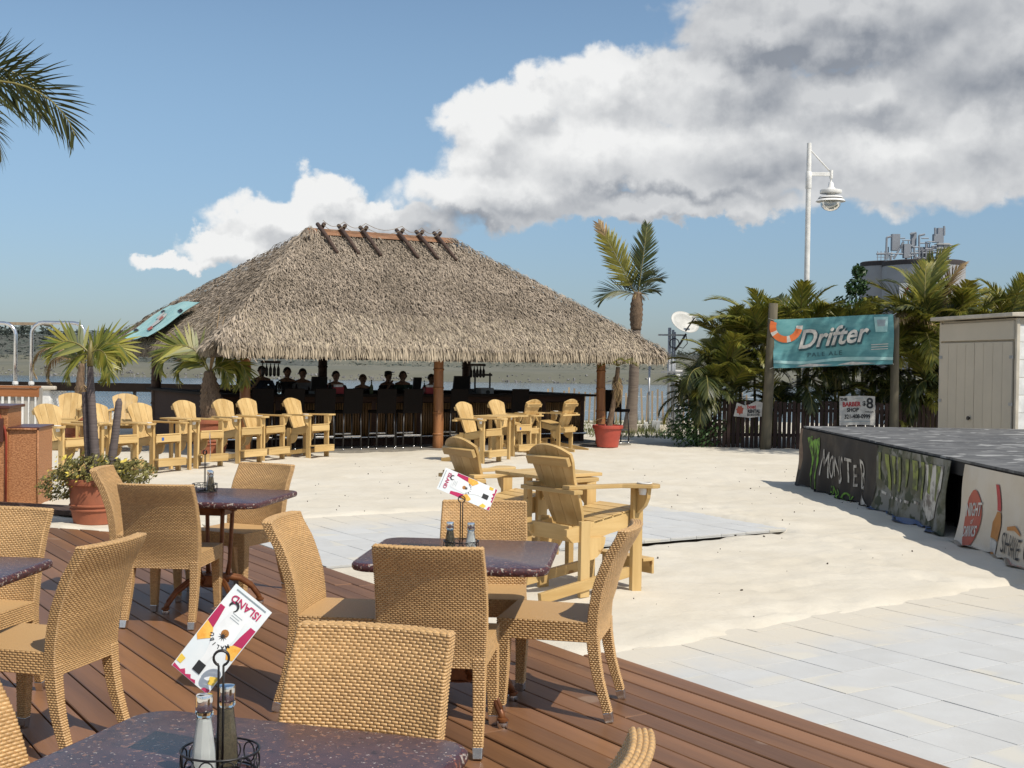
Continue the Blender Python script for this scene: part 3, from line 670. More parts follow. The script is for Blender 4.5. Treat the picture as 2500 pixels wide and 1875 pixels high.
def make_menu(c, long_, short_, label, facing):
    """c centre, long_/short_ edge vectors (metres) of a laminated card; the print faces `facing`"""
    t = thing('menu_card', label, 'menu', c, 0, 'laminated menu cards')
    L = Vector(long_); S_ = Vector(short_); l, w = L.length, S_.length; ex = L.normalized(); ey = (S_ - ex * S_.dot(ex)).normalized(); ez = ex.cross(ey)
    if ez.dot(Vector(facing)) < 0: ez = -ez
    def fn(x, y, h): return ex * x + ey * y + ez * (h + .004 * math.cos(x * 14))
    b = MB(); b.grid(lambda u, v: fn((u - .5) * l, (v - .5) * w, 0), 8, 2); b.grid(lambda u, v: fn((u - .5) * l, (v - .5) * w, -.0012), 8, 2, flip=True)
    b.build('card', 'menu_paper', t)
    hl, hw = l / 2, w / 2; sg_ = 1 if ex.cross(ez).dot(ey) > 0 else -1
    def P(*a): return [(x * hl, y * hw) for x, y in a]
    # x runs from the title end (-1) to the foot (+1)
    flat([P((-.52, -.97), (-.2, -.97), (.16, -.97), (.02, -.55), (-.25, -.62), (-.52, -.72)), P((-.52, .97), (-.52, .70), (-.25, .60), (.0, .55), (.14, .97))], fn, .0006, 'menu_magenta', 'print_band', t)
    flat([P((-.12, -.97), (.22, -.97), (.30, -.80), (.10, -.35), (-.06, -.55)), P((-.10, .97), (.20, .97), (.26, .70), (.05, .40), (-.05, .6))], fn, .0009, 'menu_orange', 'print_fruit', t)
    flat([P((.70, -.97), (.86, -.97), (.86, -.74), (.72, -.70)), P((.60, .97), (.80, .97), (.84, .72), (.70, .62))], fn, .0009, 'menu_yellow', 'print_slice', t)
    flat([P((.92, -.97), (.99, -.97), (.99, .3), (.93, .2), (.96, 0), (.9, -.1), (.96, -.3), (.88, -.45), (.95, -.6)), P((.90, .97), (.99, .97), (.99, .62), (.93, .7))], fn, .0009, 'menu_magenta', 'print_splash', t)
    bt = [(-.60, -.30), (-.60, .30), (-.55, .40), (-.10, .48), (.05, .45), (.22, .26), (.42, .15), (.70, .14), (.70, -.14), (.42, -.15), (.22, -.26), (.05, -.45), (-.10, -.48), (-.55, -.40)]
    flat([P(*bt)], fn, .0012, 'menu_bottle', 'print_bottle', t)
    flat([P((.58, -.20), (.58, .20), (.80, .20), (.80, -.20))], fn, .0016, 'print_black', 'print_panel', t)
    flat([P((-.945, -.8), (-.945, .8), (-.925, .8), (-.925, -.8))] + [P((-.42 - .05 * k, -.28), (-.42 - .05 * k, .22 - .08 * (k % 2)), (-.432 - .05 * k, .22 - .08 * (k % 2)), (-.432 - .05 * k, -.28)) for k in range(3)], fn, .0016, 'print_grey', 'print_rule', t)
    text_mesh('ISLAND', .023, lambda x, y, h: fn(-.77 * hl + y, sg_ * x, h), 'menu_magenta', 'print_title', t, bold=.0004, lift=.0018)
    flat([[(-.63 * hl + .012 * math.cos(R(a)), -.42 * hw + .012 * math.sin(R(a))) for a in range(30, 300, 15)] + [(-.63 * hl + .008 * math.cos(R(a)) + .002, -.42 * hw + .008 * math.sin(R(a))) for a in range(285, 30, -15)]], fn, .0018, 'print_black', 'print_crescent', t)
    for k, ch in enumerate('MALIBU'):
        a = R(-62 + 25 * k)
        def ln(x, y, h, a=a):
            rr = .024 + y; return fn(-.06 * hl + rr * math.cos(a) - x * math.sin(a), sg_ * (rr * math.sin(a) + x * math.cos(a)), h)
        text_mesh(ch, .012, ln, 'print_black', 'print_letter', t, bold=.0003, lift=.0018)
    flat([[(-.12 * hl + .009 * math.cos(R(a)), .009 * math.sin(R(a))) for a in range(0, 360, 30)]], fn, .0018, 'print_amber', 'print_sun', t)
    flat([[(-.05 * hl + .011 * math.cos(R(a)) * (1 if k % 2 else .35), .011 * math.sin(R(a)) * (1 if k % 2 else .35)) for k, a in enumerate(range(0, 360, 18))]], fn, .0018, 'print_black', 'print_palm', t)
    return t
# nearest table
c = Vector((-.606, 2.63, TZ)); make_caddy(c, R(8), .245, 'black wire caddy on the nearest table')
make_shaker(Vector((-.632, 2.595, TZ + .002)), 'salt', 'salt shaker in the wire caddy on the nearest table', 1.28, .82)
make_shaker(Vector((-.604, 2.675, TZ + .002)), 'pepper', 'pepper shaker behind the card holder on the nearest table', 1.28, .82)
def card_from(px, y):
    P = [AT(a, b, y + dy) for (a, b, dy) in px]; return P
P = card_from([(600.6, 1407, .06), (639.5, 1514, .03), (481, 1716, .0), (444, 1604, .02)], 2.655)
make_menu((P[0] + P[1] + P[2] + P[3]) / 4, (P[3] + P[2] - P[0] - P[1]) / 2, (P[1] + P[2] - P[0] - P[3]) / 2, 'tilted menu card clipped over the caddy on the nearest table', (0, -1, .2))
# middle table
c = Vector((-.226, 5.80, TZ)); make_caddy(c, R(4), .245, 'black wire caddy on the middle table')
make_shaker(Vector((-.278, 5.80, TZ + .002)), 'pepper', 'pepper shaker in the wire caddy on the middle table')
make_shaker(Vector((-.180, 5.78, TZ + .002)), 'salt', 'salt shaker in the wire caddy on the middle table')
P = card_from([(1088, 1141, .03), (1066.5, 1193, .0), (1192.5, 1246.6, .0), (1216, 1196, .03)], 5.815)
make_menu((P[0] + P[1] + P[2] + P[3]) / 4, (P[3] + P[2] - P[0] - P[1]) / 2, (P[1] + P[2] - P[0] - P[3]) / 2, 'tilted menu card clipped over the caddy on the middle table', (0, -1, .2))
# table by the flower pot
c = G(500, 1200, TZ); c.z = TZ; make_caddy(c, R(60), .26, 'black wire caddy on the table by the flower pot')
make_shaker(Vector((c.x + .045, c.y - .02, TZ + .002)), 'pepper', 'pepper shaker on the table by the flower pot')
make_shaker(Vector((c.x + .02, c.y + .05, TZ + .002)), 'salt', 'salt shaker half hidden on the table by the flower pot')
make_menu(Vector((c.x + .03, c.y + .0, TZ + .30)), Vector((-.02, .10, -.17)), Vector((-.008, .05, .035)), 'menu card seen nearly edge-on above the table by the flower pot', (.95, -.3, .2))

# ------------------------------------------------------------------ tall slatted wooden armchairs
def make_adirondack():
    t = thing('tall_wooden_armchair', 'x', 'armchair', group='tall slatted pine armchairs on the sand')
    lean = R(21); base = Vector((0, -.16, .50)); up = Vector((0, -math.sin(lean), math.cos(lean))); nr = Vector((0, math.cos(lean), math.sin(lean)))
    L = .625
    W = [(0, .165), (.10, .19), (.22, .205), (.34, .205), (.48, .235), (.56, .255), (.60, .245), (.66, .235)]
    def fn(x, y, h): return base + Vector((x, 0, 0)) + up * y + nr * (h - .012 + .35 * x * x)
    def ytop(x): return L - .085 * (abs(x) / .25) ** 2.2
    cuts = [-.27, -.128, 0.0, .128, .27]
    for i in range(4):
        xa, xb = cuts[i] + .002, cuts[i + 1] - .002
        ys = [L * k / 14 for k in range(15)]
        lf = [(max(xa, -bez(W, y)), y) for y in ys]; rt = [(min(xb, bez(W, y)), y) for y in ys]
        rt = [p for p in rt if p[1] < ytop(p[0]) - .004]; lf = [p for p in lf if p[1] < ytop(p[0]) - .004]
        x1, x0 = rt[-1][0], lf[-1][0]
        topc = [(x1 + (x0 - x1) * k / 6, ytop(x1 + (x0 - x1) * k / 6)) for k in range(7)]
        b = MB(); b.prism(rt + topc + lf[::-1], fn, .022); b.build('back_plank', 'pine', t)
    for sg in (-1, 1):
        MB().box((sg * .262, .27, .385), (.038, .092, .77)).build('leg', 'pine', t, bevel=.003)
        MB().box((sg * .232, -.20, .27), (.036, .085, .54)).build('leg', 'pine', t, bevel=.003)
        ra = MB(); 
        pr = [(.32, .60), (.32, .47), (.22, .47), (.05, .44), (-.12, .40), (-.30, .39), (-.36, .44), (-.36, .485), (-.10, .535), (.10, .57)]
        ra.prism(pr, lambda y, z, h, sg=sg: Vector((sg * .212 + (h - .018), y, z)), .036); ra.build('side_rail', 'pine_y', t)
        # curved gusset between rail and rear leg
        g = MB(); cv = [(-.16, .42), (-.16, .26)] + [(-.16 + .15 * math.sin(R(a)), .26 + .16 * (1 - math.cos(R(a)))) for a in range(15, 91, 15)]
        g.prism(cv, lambda y, z, h, sg=sg: Vector((sg * .232 + (h - .014), y, z)), .028); g.build('gusset', 'pine', t)
        # arm with rounded front
        ar = [(.17, -.36), (.25, -.36), (.29, .10)] + [(.34 + .10 * math.cos(R(a)), .30 + .09 * math.sin(R(a))) for a in (-20, 10, 40, 70, 100, 130, 160)] + [(.235, .24)]
        am = MB(); am.prism(ar, lambda x, y, h, sg=sg: Vector((sg * x, y, .77 + h + .0)), .028); arm = am.build('arm', 'pine_y', t, bevel=.004)
        br = [(.285, .77), (.40, .77)] + [(.285 + .115 * math.cos(R(a)), .77 - .17 * math.sin(R(a))) for a in (25, 50, 75)] + [(.285, .58)]
        bb = MB(); bb.prism(br, lambda x, z, h, sg=sg: Vector((sg * x, .27 + h - .017, z - .001)), .034); bb.build('arm_bracket', 'pine', t)
        # skid running back along the ground
        MB().bar((sg * .232, .27, .155), (sg * .262, -.62, .03), .036, .075, up=(0, 0, 1)).build('skid', 'pine_y', t, bevel=.003)
    MB().lathe([(.038, -.05), (.042, -.01), (.044, .03), (.056, .032), (.056, .040), (.046, .040), (.042, -.03), (.0, -.032)], 16, (.345, .27, .77)).build('cup_holder', 'white_plastic', t, smooth='auto')
    for k in range(5):
        y = .30 - k * .092; z = .605 - (.30 - y) * .19
        MB().box((0, y, z), (.46, .086, .022), Matrix.Rotation(R(10.8), 3, 'X')).build('seat_slat', 'pine_x', t, bevel=.003)
    MB().box((0, .337, .545), (.50, .024, .10)).build('front_apron', 'pine_x', t, bevel=.003)
    fr = MB().box((0, .385, .232), (.56, .11, .024)).build('footrest', 'pine_x', t, bevel=.003)
    MB().box((0, .428, .172), (.56, .022, .094)).build('footrest_lip', 'pine_x', fr, bevel=.003)
    bt = MB(); bt.prism([(-.235, .47)] + [(-.235 + .47 * k / 6, .535 + .018 * math.sin(math.pi * k / 6)) for k in range(7)] + [(.235, .47)], lambda x, y, h: fn(x, y, -.004) - nr * (h + .0 + .022 - .35 * x * x * .9), .032)
    bt.build('back_batten', 'pine_x', t, bevel=.004)
    MB().box((0, -.325, .754), (.62, .08, .03)).build('arm_rail', 'pine_x', t, bevel=.003)
    MB().box((0, -.315, .455), (.43, .03, .11)).build('rear_apron', 'pine_x', t, bevel=.003)
    return t
adi = make_adirondack()
AD = [((.55, 9.17), (.80, .60), 'tall pine armchair nearest the deck, back turned, white cup holder in its arm'),
      ((-.12, 10.15), (.84, .54), 'tall pine armchair with its back turned, behind the tilted menu card'),
      ((-3.76, 22.87), (.87, -.49), 'tall pine armchair at the bar end of the long row'),
      ((-4.44, 22.13), (.87, -.50), 'tall pine armchair second from the bar end of the long row'),
      ((-4.70, 21.40), (.86, -.51), 'tall pine armchair third from the bar end of the row, before the potted palm'),
      ((-5.14, 20.40), (.84, -.54), 'tall pine armchair fourth from the bar end, before the large terracotta pot'),
      ((-5.62, 19.62), (.84, -.54), 'tall pine armchair with a blue sticker on its apron in the long row'),
      ((-6.06, 18.85), (.86, -.51), 'tall pine armchair partly hidden by the slim palm trunks'),
      ((-6.50, 18.10), (.88, -.48), 'tall pine armchair in the row nearest the woven stand'),
      ((-8.55, 24.0), (.10, -1), 'tall pine armchair facing the camera behind the row, near the wooden railing'),
      ((-7.50, 24.2), (.30, -.95), 'tall pine armchair facing the camera behind the row, near the bar corner'),
      ((-.59, 22.45), (.83, -.55), 'tall pine armchair beside the middle bar post, facing right'),
      ((-.03, 24.02), (.80, -.60), 'tall pine armchair with a blue sticker, second right of the middle bar post'),
      ((.17, 25.15), (-.78, .62), 'tall pine armchair with its back turned, third right of the middle bar post'),
      ((.94, 25.93), (-.81, .59), 'tall pine armchair with its back turned, nearest the red pot')]
for i, ((x, y), f, lab) in enumerate(AD):
    o = adi if i == 0 else copy_tree(adi)
    o.location = (x, y, sand_z(x, y) - .012); o.rotation_euler = (R((i * 37 % 5 - 2) * .3), R((i * 53 % 5 - 2) * .3), rz_of(f)); o['label'] = lab
    if i in (6, 12): MB().box((.12, .3505, .545), (.045, .003, .05)).build('sticker', 'blue_sticker', o)
def wedge(i, j, lab):          # small board table bridging the arms of two neighbours
    (xa, ya), f = AD[i][0], AD[i][1]; (xb, yb) = AD[j][0]
    c = Vector(((xa + xb) / 2, (ya + yb) / 2)); fv = Vector(f).normalized(); c = c + fv * .1
    t = thing('bridge_table', lab, 'side table', (c.x, c.y, sand_z(c.x, c.y) - .012), rz_of(f), 'board tables between armchairs')
    h = max(.06, ((Vector((xa, ya)) - Vector((xb, yb))).length - .62) / 2)
    for k in range(3): MB().box((-h + (k + .5) * 2 * h / 3, 0, .815), (2 * h / 3 - .004, .62, .026)).build('board', 'pine_y', t, bevel=.003)
    for sy in (-.2, .22): MB().box((0, sy, .402), (.05, .05, .80)).build('leg', 'pine', t, bevel=.003)
wedge(0, 1, 'narrow pine board table joining the two armchairs nearest the deck')
wedge(6, 5, 'narrow pine board table beside the armchair with the blue sticker in the long row')
wedge(7, 8, 'narrow pine board table behind the slim palm trunks')
wedge(11, 12, 'narrow pine board table between the two armchairs right of the middle bar post')

# ------------------------------------------------------------------ palms
def frond_mesh(name, L, nl, ll, arch, lw=.022, leaf='palm_leaf', seed=0, e0=.5, sparse=0.0, fold=.35, hang=.35, tipdry=None, twist=0.0):
    r = random.Random(seed); b = MB(); n = 14; P = []; p = Vector((0, 0, 0))
    for k in range(n + 1):
        s = k / n; a = e0 - arch * s ** 1.4; P.append((p.copy(), Vector((0, math.cos(a), math.sin(a))))); p += P[-1][1] * (L / n)
    b.tube([q[0] for q in P], [.014 * L ** .5 * (1 - .8 * k / n) + .002 for k in range(n + 1)], 5, k=1)
    for i in range(nl):
        s = .14 + .86 * (i + .5) / nl; f = s * n; k = min(int(f), n - 1); q = P[k][0].lerp(P[k + 1][0], f - k); d = P[k][1].lerp(P[k + 1][1], f - k).normalized()
        upv = Vector((1, 0, 0)).cross(d)
        for sg in (-1, 1):
            if r.random() < sparse: continue
            ln = ll * (.45 + .75 * math.sin(math.pi * min(1, s * .93 + .10)) ** .8) * r.uniform(.82, 1.1)
            ang = R(62 - 38 * s + r.uniform(-7, 7)); side = (Vector((1, 0, 0)) * math.cos(twist) + upv * math.sin(twist)) * sg; nrm_ = upv * math.cos(twist) - Vector((1, 0, 0)) * math.sin(twist)
            dr = (d * math.cos(ang) + side * math.sin(ang) * math.cos(fold) + nrm_ * math.sin(ang) * math.sin(fold + r.uniform(-.12, .12))).normalized()
            wv = (dr.cross(side * .3 + nrm_)).normalized()
            V = []; c = q.copy(); m = 4; dd = dr.copy()
            for j in range(m + 1):
                w = lw * (.45, 1, .95, .6, .05)[j]; V += [c - wv * w / 2, c + wv * w / 2]
                dd = (dd + Vector((0, 0, -hang * (.3 + .35 * j) * .45))).normalized(); c = c + dd * (ln / m)
            b.add(V, [(2 * j, 2 * j + 1, 2 * j + 3, 2 * j + 2) for j in range(m)], 2 if tipdry and s > tipdry else 0)
    return b.mesh(name, [leaf, 'rachis', 'palm_dead'])
FR = {}
def fr(key, **kw):
    if key not in FR: FR[key] = frond_mesh('frond', **kw)
    return FR[key]
def add_frond(t, me, p, az, el, s=1.0, roll=0):
    o = put('frond', me, t, p); o.rotation_mode = 'XYZ'; o.rotation_euler = (R(el), R(roll), R(-az)); o.scale = (s, s, s); return o    # az clockwise from +Y, seen from above
def ringed_trunk(t, pts, rad, m='palm_trunk', n=12, step=.06, amp=.05, name='trunk'):
    P = []; Rr = []
    pts = [Vector(p) for p in pts]
    for i in range(len(pts) - 1):
        k = max(2, int((pts[i + 1] - pts[i]).length / step))
        for j in range(k):
            f = j / k; P.append(pts[i].lerp(pts[i + 1], f)); Rr.append((rad[i] * (1 - f) + rad[i + 1] * f) * (1 + amp * (len(P) % 2)))
    P.append(pts[-1]); Rr.append(rad[-1])
    return MB().tube(P, Rr, n).build(name, m, t, smooth=True)
def pot(t, R0, R1, H, m, rim=.05, rimr=.02, bands=0, loc=(0, 0, 0)):
    pr = [(R0, 0), (R0 + (R1 - R0) * .5, H * .5), (R1 - rimr * .4, H - rim)]
    if bands: pr = [(R0, 0), (R0 + .012, .01), (R0 + .02 + (R1 - R0) * .25, H * .3), (R0 + .034 + (R1 - R0) * .27, H * .315), (R0 + .034 + (R1 - R0) * .27, H * .34), (R0 + .02 + (R1 - R0) * .29, H * .355), (R0 + .02 + (R1 - R0) * .32, H * .39), (R0 + .034 + (R1 - R0) * .34, H * .405), (R0 + .034 + (R1 - R0) * .35, H * .43), (R0 + .02 + (R1 - R0) * .37, H * .445), (R1 - rimr * .4, H - rim)]
    pr += [(R1 + rimr, H - rim), (R1 + rimr * 1.3, H - rim * .5), (R1 + rimr, H), (R1 - .015, H), (R1 - .03, H - .05)]
    o = MB().lathe(pr, 32, loc).build('pot', m, t, smooth='auto')
    MB().lathe([(R1 - .028, H - .06), (.02, H - .045)], 20, loc).build('soil', 'soil', o)
    return o
def leafy(t, name, m, c, rad, count, size, seed, flat_=.7, shell=.5):
    r = random.Random(seed); b = MB()
    for i in range(count):
        d = Vector((r.gauss(0, 1), r.gauss(0, 1), r.gauss(0, 1))).normalized(); q = r.uniform(shell, 1) ** .6 * (1 + .25 * mnoise.noise(d * 2.5 + Vector((seed, 0, 0))))
        p = Vector(c) + Vector((d.x * rad[0], d.y * rad[1], d.z * rad[2])) * q
        ax = Vector((r.gauss(0, 1), r.gauss(0, 1), r.gauss(0, 1) + .4)).normalized(); x = ax.orthogonal().normalized(); y = ax.cross(x); s = size * r.uniform(.6, 1.3)
        b.add([p - x * s, p - y * s * .45, p + x * s, p + y * s * .45], [(0, 1, 2, 3)])
    return tag(b.build(name, m, t), kind='stuff')

# front potted palm with yellow flowers
x, y = -4.18, 12.55; z0 = sand_z(x, y)
t = thing('flower_pot', 'terracotta pot of yellow bedding flowers and slim palm trunks at the deck end', 'flower pot', (x, y, z0))
pot(t, .19, .26, .46, 'terracotta', .06, .02, 1)
leafy(t, 'foliage', 'bed_leaf', (0, 0, .51), (.38, .34, .17), 2600, .022, 5, shell=.55)
leafy(t, 'foliage', 'bed_leaf', (-.34, -.05, .38), (.20, .2, .15), 700, .022, 6); leafy(t, 'foliage', 'bed_leaf', (.38, .05, .52), (.22, .2, .13), 700, .022, 8)
leafy(t, 'flowers', 'petal', (-.05, -.03, .53), (.42, .37, .19), 130, .026, 9, shell=.9); leafy(t, 'flowers', 'petal', (-.36, -.06, .38), (.2, .2, .15), 30, .028, 10, shell=.9)
ringed_trunk(t, [(.02, 0, .4), (-.02, .0, .9), (-.06, .02, 1.4), (-.07, .03, 1.60)], [.050, .042, .036, .026], 'slim_trunk', 12, .03, .05)
ringed_trunk(t, [(-.06, .05, .4), (-.10, .05, .9), (-.13, .06, 1.32)], [.042, .036, .032], 'slim_trunk', 12, .03, .05)
ringed_trunk(t, [(.13, .02, .4), (.19, .03, .9), (.22, .04, 1.22), (.225, .04, 1.26)], [.044, .038, .033, .016], 'slim_trunk', 12, .03, .05)
MB().tube([(-.07, .03, 1.58), (-.07, .03, 1.72), (-.06, .02, 1.84)], [.035, .028, .012], 8).build('crown_shaft', 'rachis', t, smooth=True)
fm = fr('pot1', L=.60, nl=15, ll=.30, arch=2.1, lw=.040, seed=1, e0=1.0, hang=.08, twist=1.0, fold=.1); fm2 = fr('pot2', L=.52, nl=14, ll=.30, arch=2.3, lw=.040, seed=2, e0=1.05, hang=.12, twist=-1.0, fold=.1)
for az, el, s, k in ((-84, -12, .88, 0), (84, -12, .88, 1), (66, 8, .6, 1), (-70, -56, .75, 0), (125, -30, .7, 1)): add_frond(t, (fm, fm2)[k], (-.07, .03, 1.70), az, el, s)

# palm in a terracotta pot behind the row
def potted_palm(x, y, label, H, R1, trunk, crown, fronds, extra=None, m='terracotta', bands=1):
    t = thing('potted_palm', label, 'potted palm', (x, y, sand_z(x, y)))
    pot(t, R1 * .74, R1, H, m, .07, .02, bands); return t
x, y = -5.52, 22.9
t = potted_palm(x, y, 'shaggy palm in a large terracotta pot behind the long row of armchairs', .66, .34, None, None, None)
ringed_trunk(t, [(0, 0, .55), (0, 0, .95), (-.02, 0, 1.3), (-.03, 0, 1.55)], [.15, .18, .14, .08], 'husk', 12, .05, .16)
fm = fr('mid1', L=1.55, nl=26, ll=.46, arch=3.4, lw=.06, seed=3, e0=1.3, hang=.06, twist=1.0, fold=.1); fm2 = fr('mid2', L=1.3, nl=24, ll=.42, arch=3.5, lw=.05, seed=4, e0=1.25, hang=.12, twist=-1.0, fold=.1)
for az, el, s, k in ((-88, -4, 1.0, 0), (-75, -20, .7, 0), (86, -18, .85, 1), (75, -28, .75, 1), (120, -30, .6, 1)): add_frond(t, (fm, fm2)[k], (-.03, 0, 1.50), az, el, s)
for k, (dx, h) in enumerate(((.10, 2.75), (.16, 2.55), (.02, 2.1))): MB().tube([(-.03, 0, 1.45), (dx * .5, 0, 1.9), (dx * 1.5, 0, h)], [.016, .013, .004], 6).build('dry_stalk', 'palm_dead', t, smooth=True)
dd = fr('dead1', L=.75, nl=18, ll=.26, arch=1.4, lw=.022, leaf='palm_dead', seed=5, e0=-.4, hang=.9)
for az, el, s in ((60, -30, .8), (-50, -40, .7), (150, -35, .8), (200, -30, .7)): add_frond(t, dd, (-.02, 0, 1.45), az, el, s)
x, y = -8.62, 24.9
t = potted_palm(x, y, 'palm with drooping dead fronds in a terracotta pot near the wooden railing', .60, .32, None, None, None)
ringed_trunk(t, [(0, 0, .5), (0, 0, .9), (.02, 0, 1.4), (.05, 0, 1.65)], [.11, .10, .07, .05], 'husk', 10, .05, .16)
for az, el, s, k in ((85, -10, .9, 0), (60, 5, .7, 1), (100, -35, .9, 1), (-20, 10, .6, 1), (180, 0, .6, 1)): add_frond(t, (fm, fm2)[k], (.05, 0, 1.62), az, el, s * .85)
da = fr('dead2', L=1.7, nl=34, ll=.30, arch=3.5, lw=.03, leaf='palm_dead', seed=6, e0=1.2, hang=1.2)
add_frond(t, da, (.02, 0, 1.5), -88, -4, .95); add_frond(t, da, (.02, 0, 1.45), -70, -12, .8)
for az in (20, 95, 160, 230, 300): add_frond(t, dd, (.03, 0, 1.35), az, -50, .8)
# small palm in the red pot
p = G(1483, 1092, -.13); x, y = p.x, p.y
t = potted_palm(x, y, 'wilted little palm in a red plastic pot right of the bar', .47, .31, None, None, None, m='red_plastic', bands=0)
ringed_trunk(t, [(.02, 0, .4), (.10, 0, .85), (.17, 0, 1.30), (.20, 0, 1.72)], [.075, .055, .05, .045], 'husk', 10, .05, .08)
sm = fr('sm', L=.42, nl=13, ll=.24, arch=1.2, lw=.026, seed=8, e0=.6, hang=.2); sd = fr('smd', L=.62, nl=13, ll=.22, arch=1.0, lw=.022, leaf='palm_dead', seed=9, e0=-.7, hang=1.0)
for az, el in ((-90, -10), (90, -5), (-40, 20), (50, 25), (150, 5), (200, 5), (-120, 0), (5, 40)): add_frond(t, sm, (.20, 0, 1.74), az, el, .95)
for k, az in enumerate((-80, -20, 60, 120, 170, 230, 95)): add_frond(t, sd, (.19, 0, 1.68 - .04 * k), az, -30, .95)
for az in (-100, -60, 30): add_frond(t, sd, (-.08, -.08, .62), az, 35, .45)
# tall palm behind the bar
p = G(1538, 1012, -.13); x, y = 3.15, 33.0
t = thing('palm_tree', 'tall ragged coconut palm rising behind the right end of the thatched roof', 'palm tree', (x, y, sand_z(x, y)))
ringed_trunk(t, [(-.05, 0, -.1), (0, 0, .35), (.05, 0, 1.0), (.09, 0, 2.4), (.10, 0, 2.75)], [.22, .165, .135, .125, .13], 'palm_trunk', 14, .11, .05)
ringed_trunk(t, [(.10, 0, 2.72), (.10, 0, 3.05), (.11, 0, 3.4), (.13, 0, 3.72)], [.13, .165, .155, .09], 'husk', 12, .06, .13, name='crown_shaft')
big = fr('big', L=2.3, nl=40, ll=.54, arch=.45, lw=.05, leaf='palm_leaf_dark', seed=11, e0=.25, hang=.12, fold=.15); bigy = fr('bigy', L=2.3, nl=44, ll=.52, arch=.35, lw=.05, leaf='palm_yellow', seed=12, e0=.3, hang=.30, fold=.3, tipdry=.8)
bigd = fr('bigd', L=1.5, nl=24, ll=.75, arch=1.5, lw=.045, leaf='palm_leaf_dark', seed=13, e0=.4, hang=.18, twist=.9)
add_frond(t, big, (.13, 0, 3.6), 0, 82, .84, 7); add_frond(t, bigy, (.10, 0, 3.6), 0, 76, .94, -28)
for az, el, s in ((-80, 2, .72), (78, 44, .6), (105, 20, .42), (62, 60, .6), (-35, 45, .45)): add_frond(t, bigd, (.12, 0, 3.62), az, el, s)
for az in (40, 120, 200, 290, 350): add_frond(t, dd, (.12, 0, 3.66), az, 30, .5)
# coconut palm whose fronds reach in at the top left
x, y = -5.62, 11.6
t = thing('palm_tree', 'coconut palm at the upper left picture edge, only its arching fronds in view', 'palm tree', (x, y, sand_z(x, y)))
ringed_trunk(t, [(-.3, 0, -.1), (-.1, 0, 1.2), (0, 0, 2.6), (.02, 0, 4.15)], [.2, .14, .12, .11], 'palm_trunk', 14, .1, .05)
co = fr('coco', L=2.15, nl=42, ll=.58, arch=2.0, lw=.022, leaf='palm_leaf_dark', seed=15, e0=.75, hang=.12, fold=.05, twist=1.15)
for az, el, s, ro in ((88, -6, 1.02, 0), (70, 16, .78, 0), (112, -24, .8, 0), (150, 0, 1, 0), (30, 10, 1, 0), (-40, 5, 1, 0), (-90, 0, 1, 0), (-130, 5, 1, 0), (-170, -5, 1, 0), (10, 50, .8, 0)): add_frond(t, co, (.02, 0, 4.05), az, el, s * .82, ro)

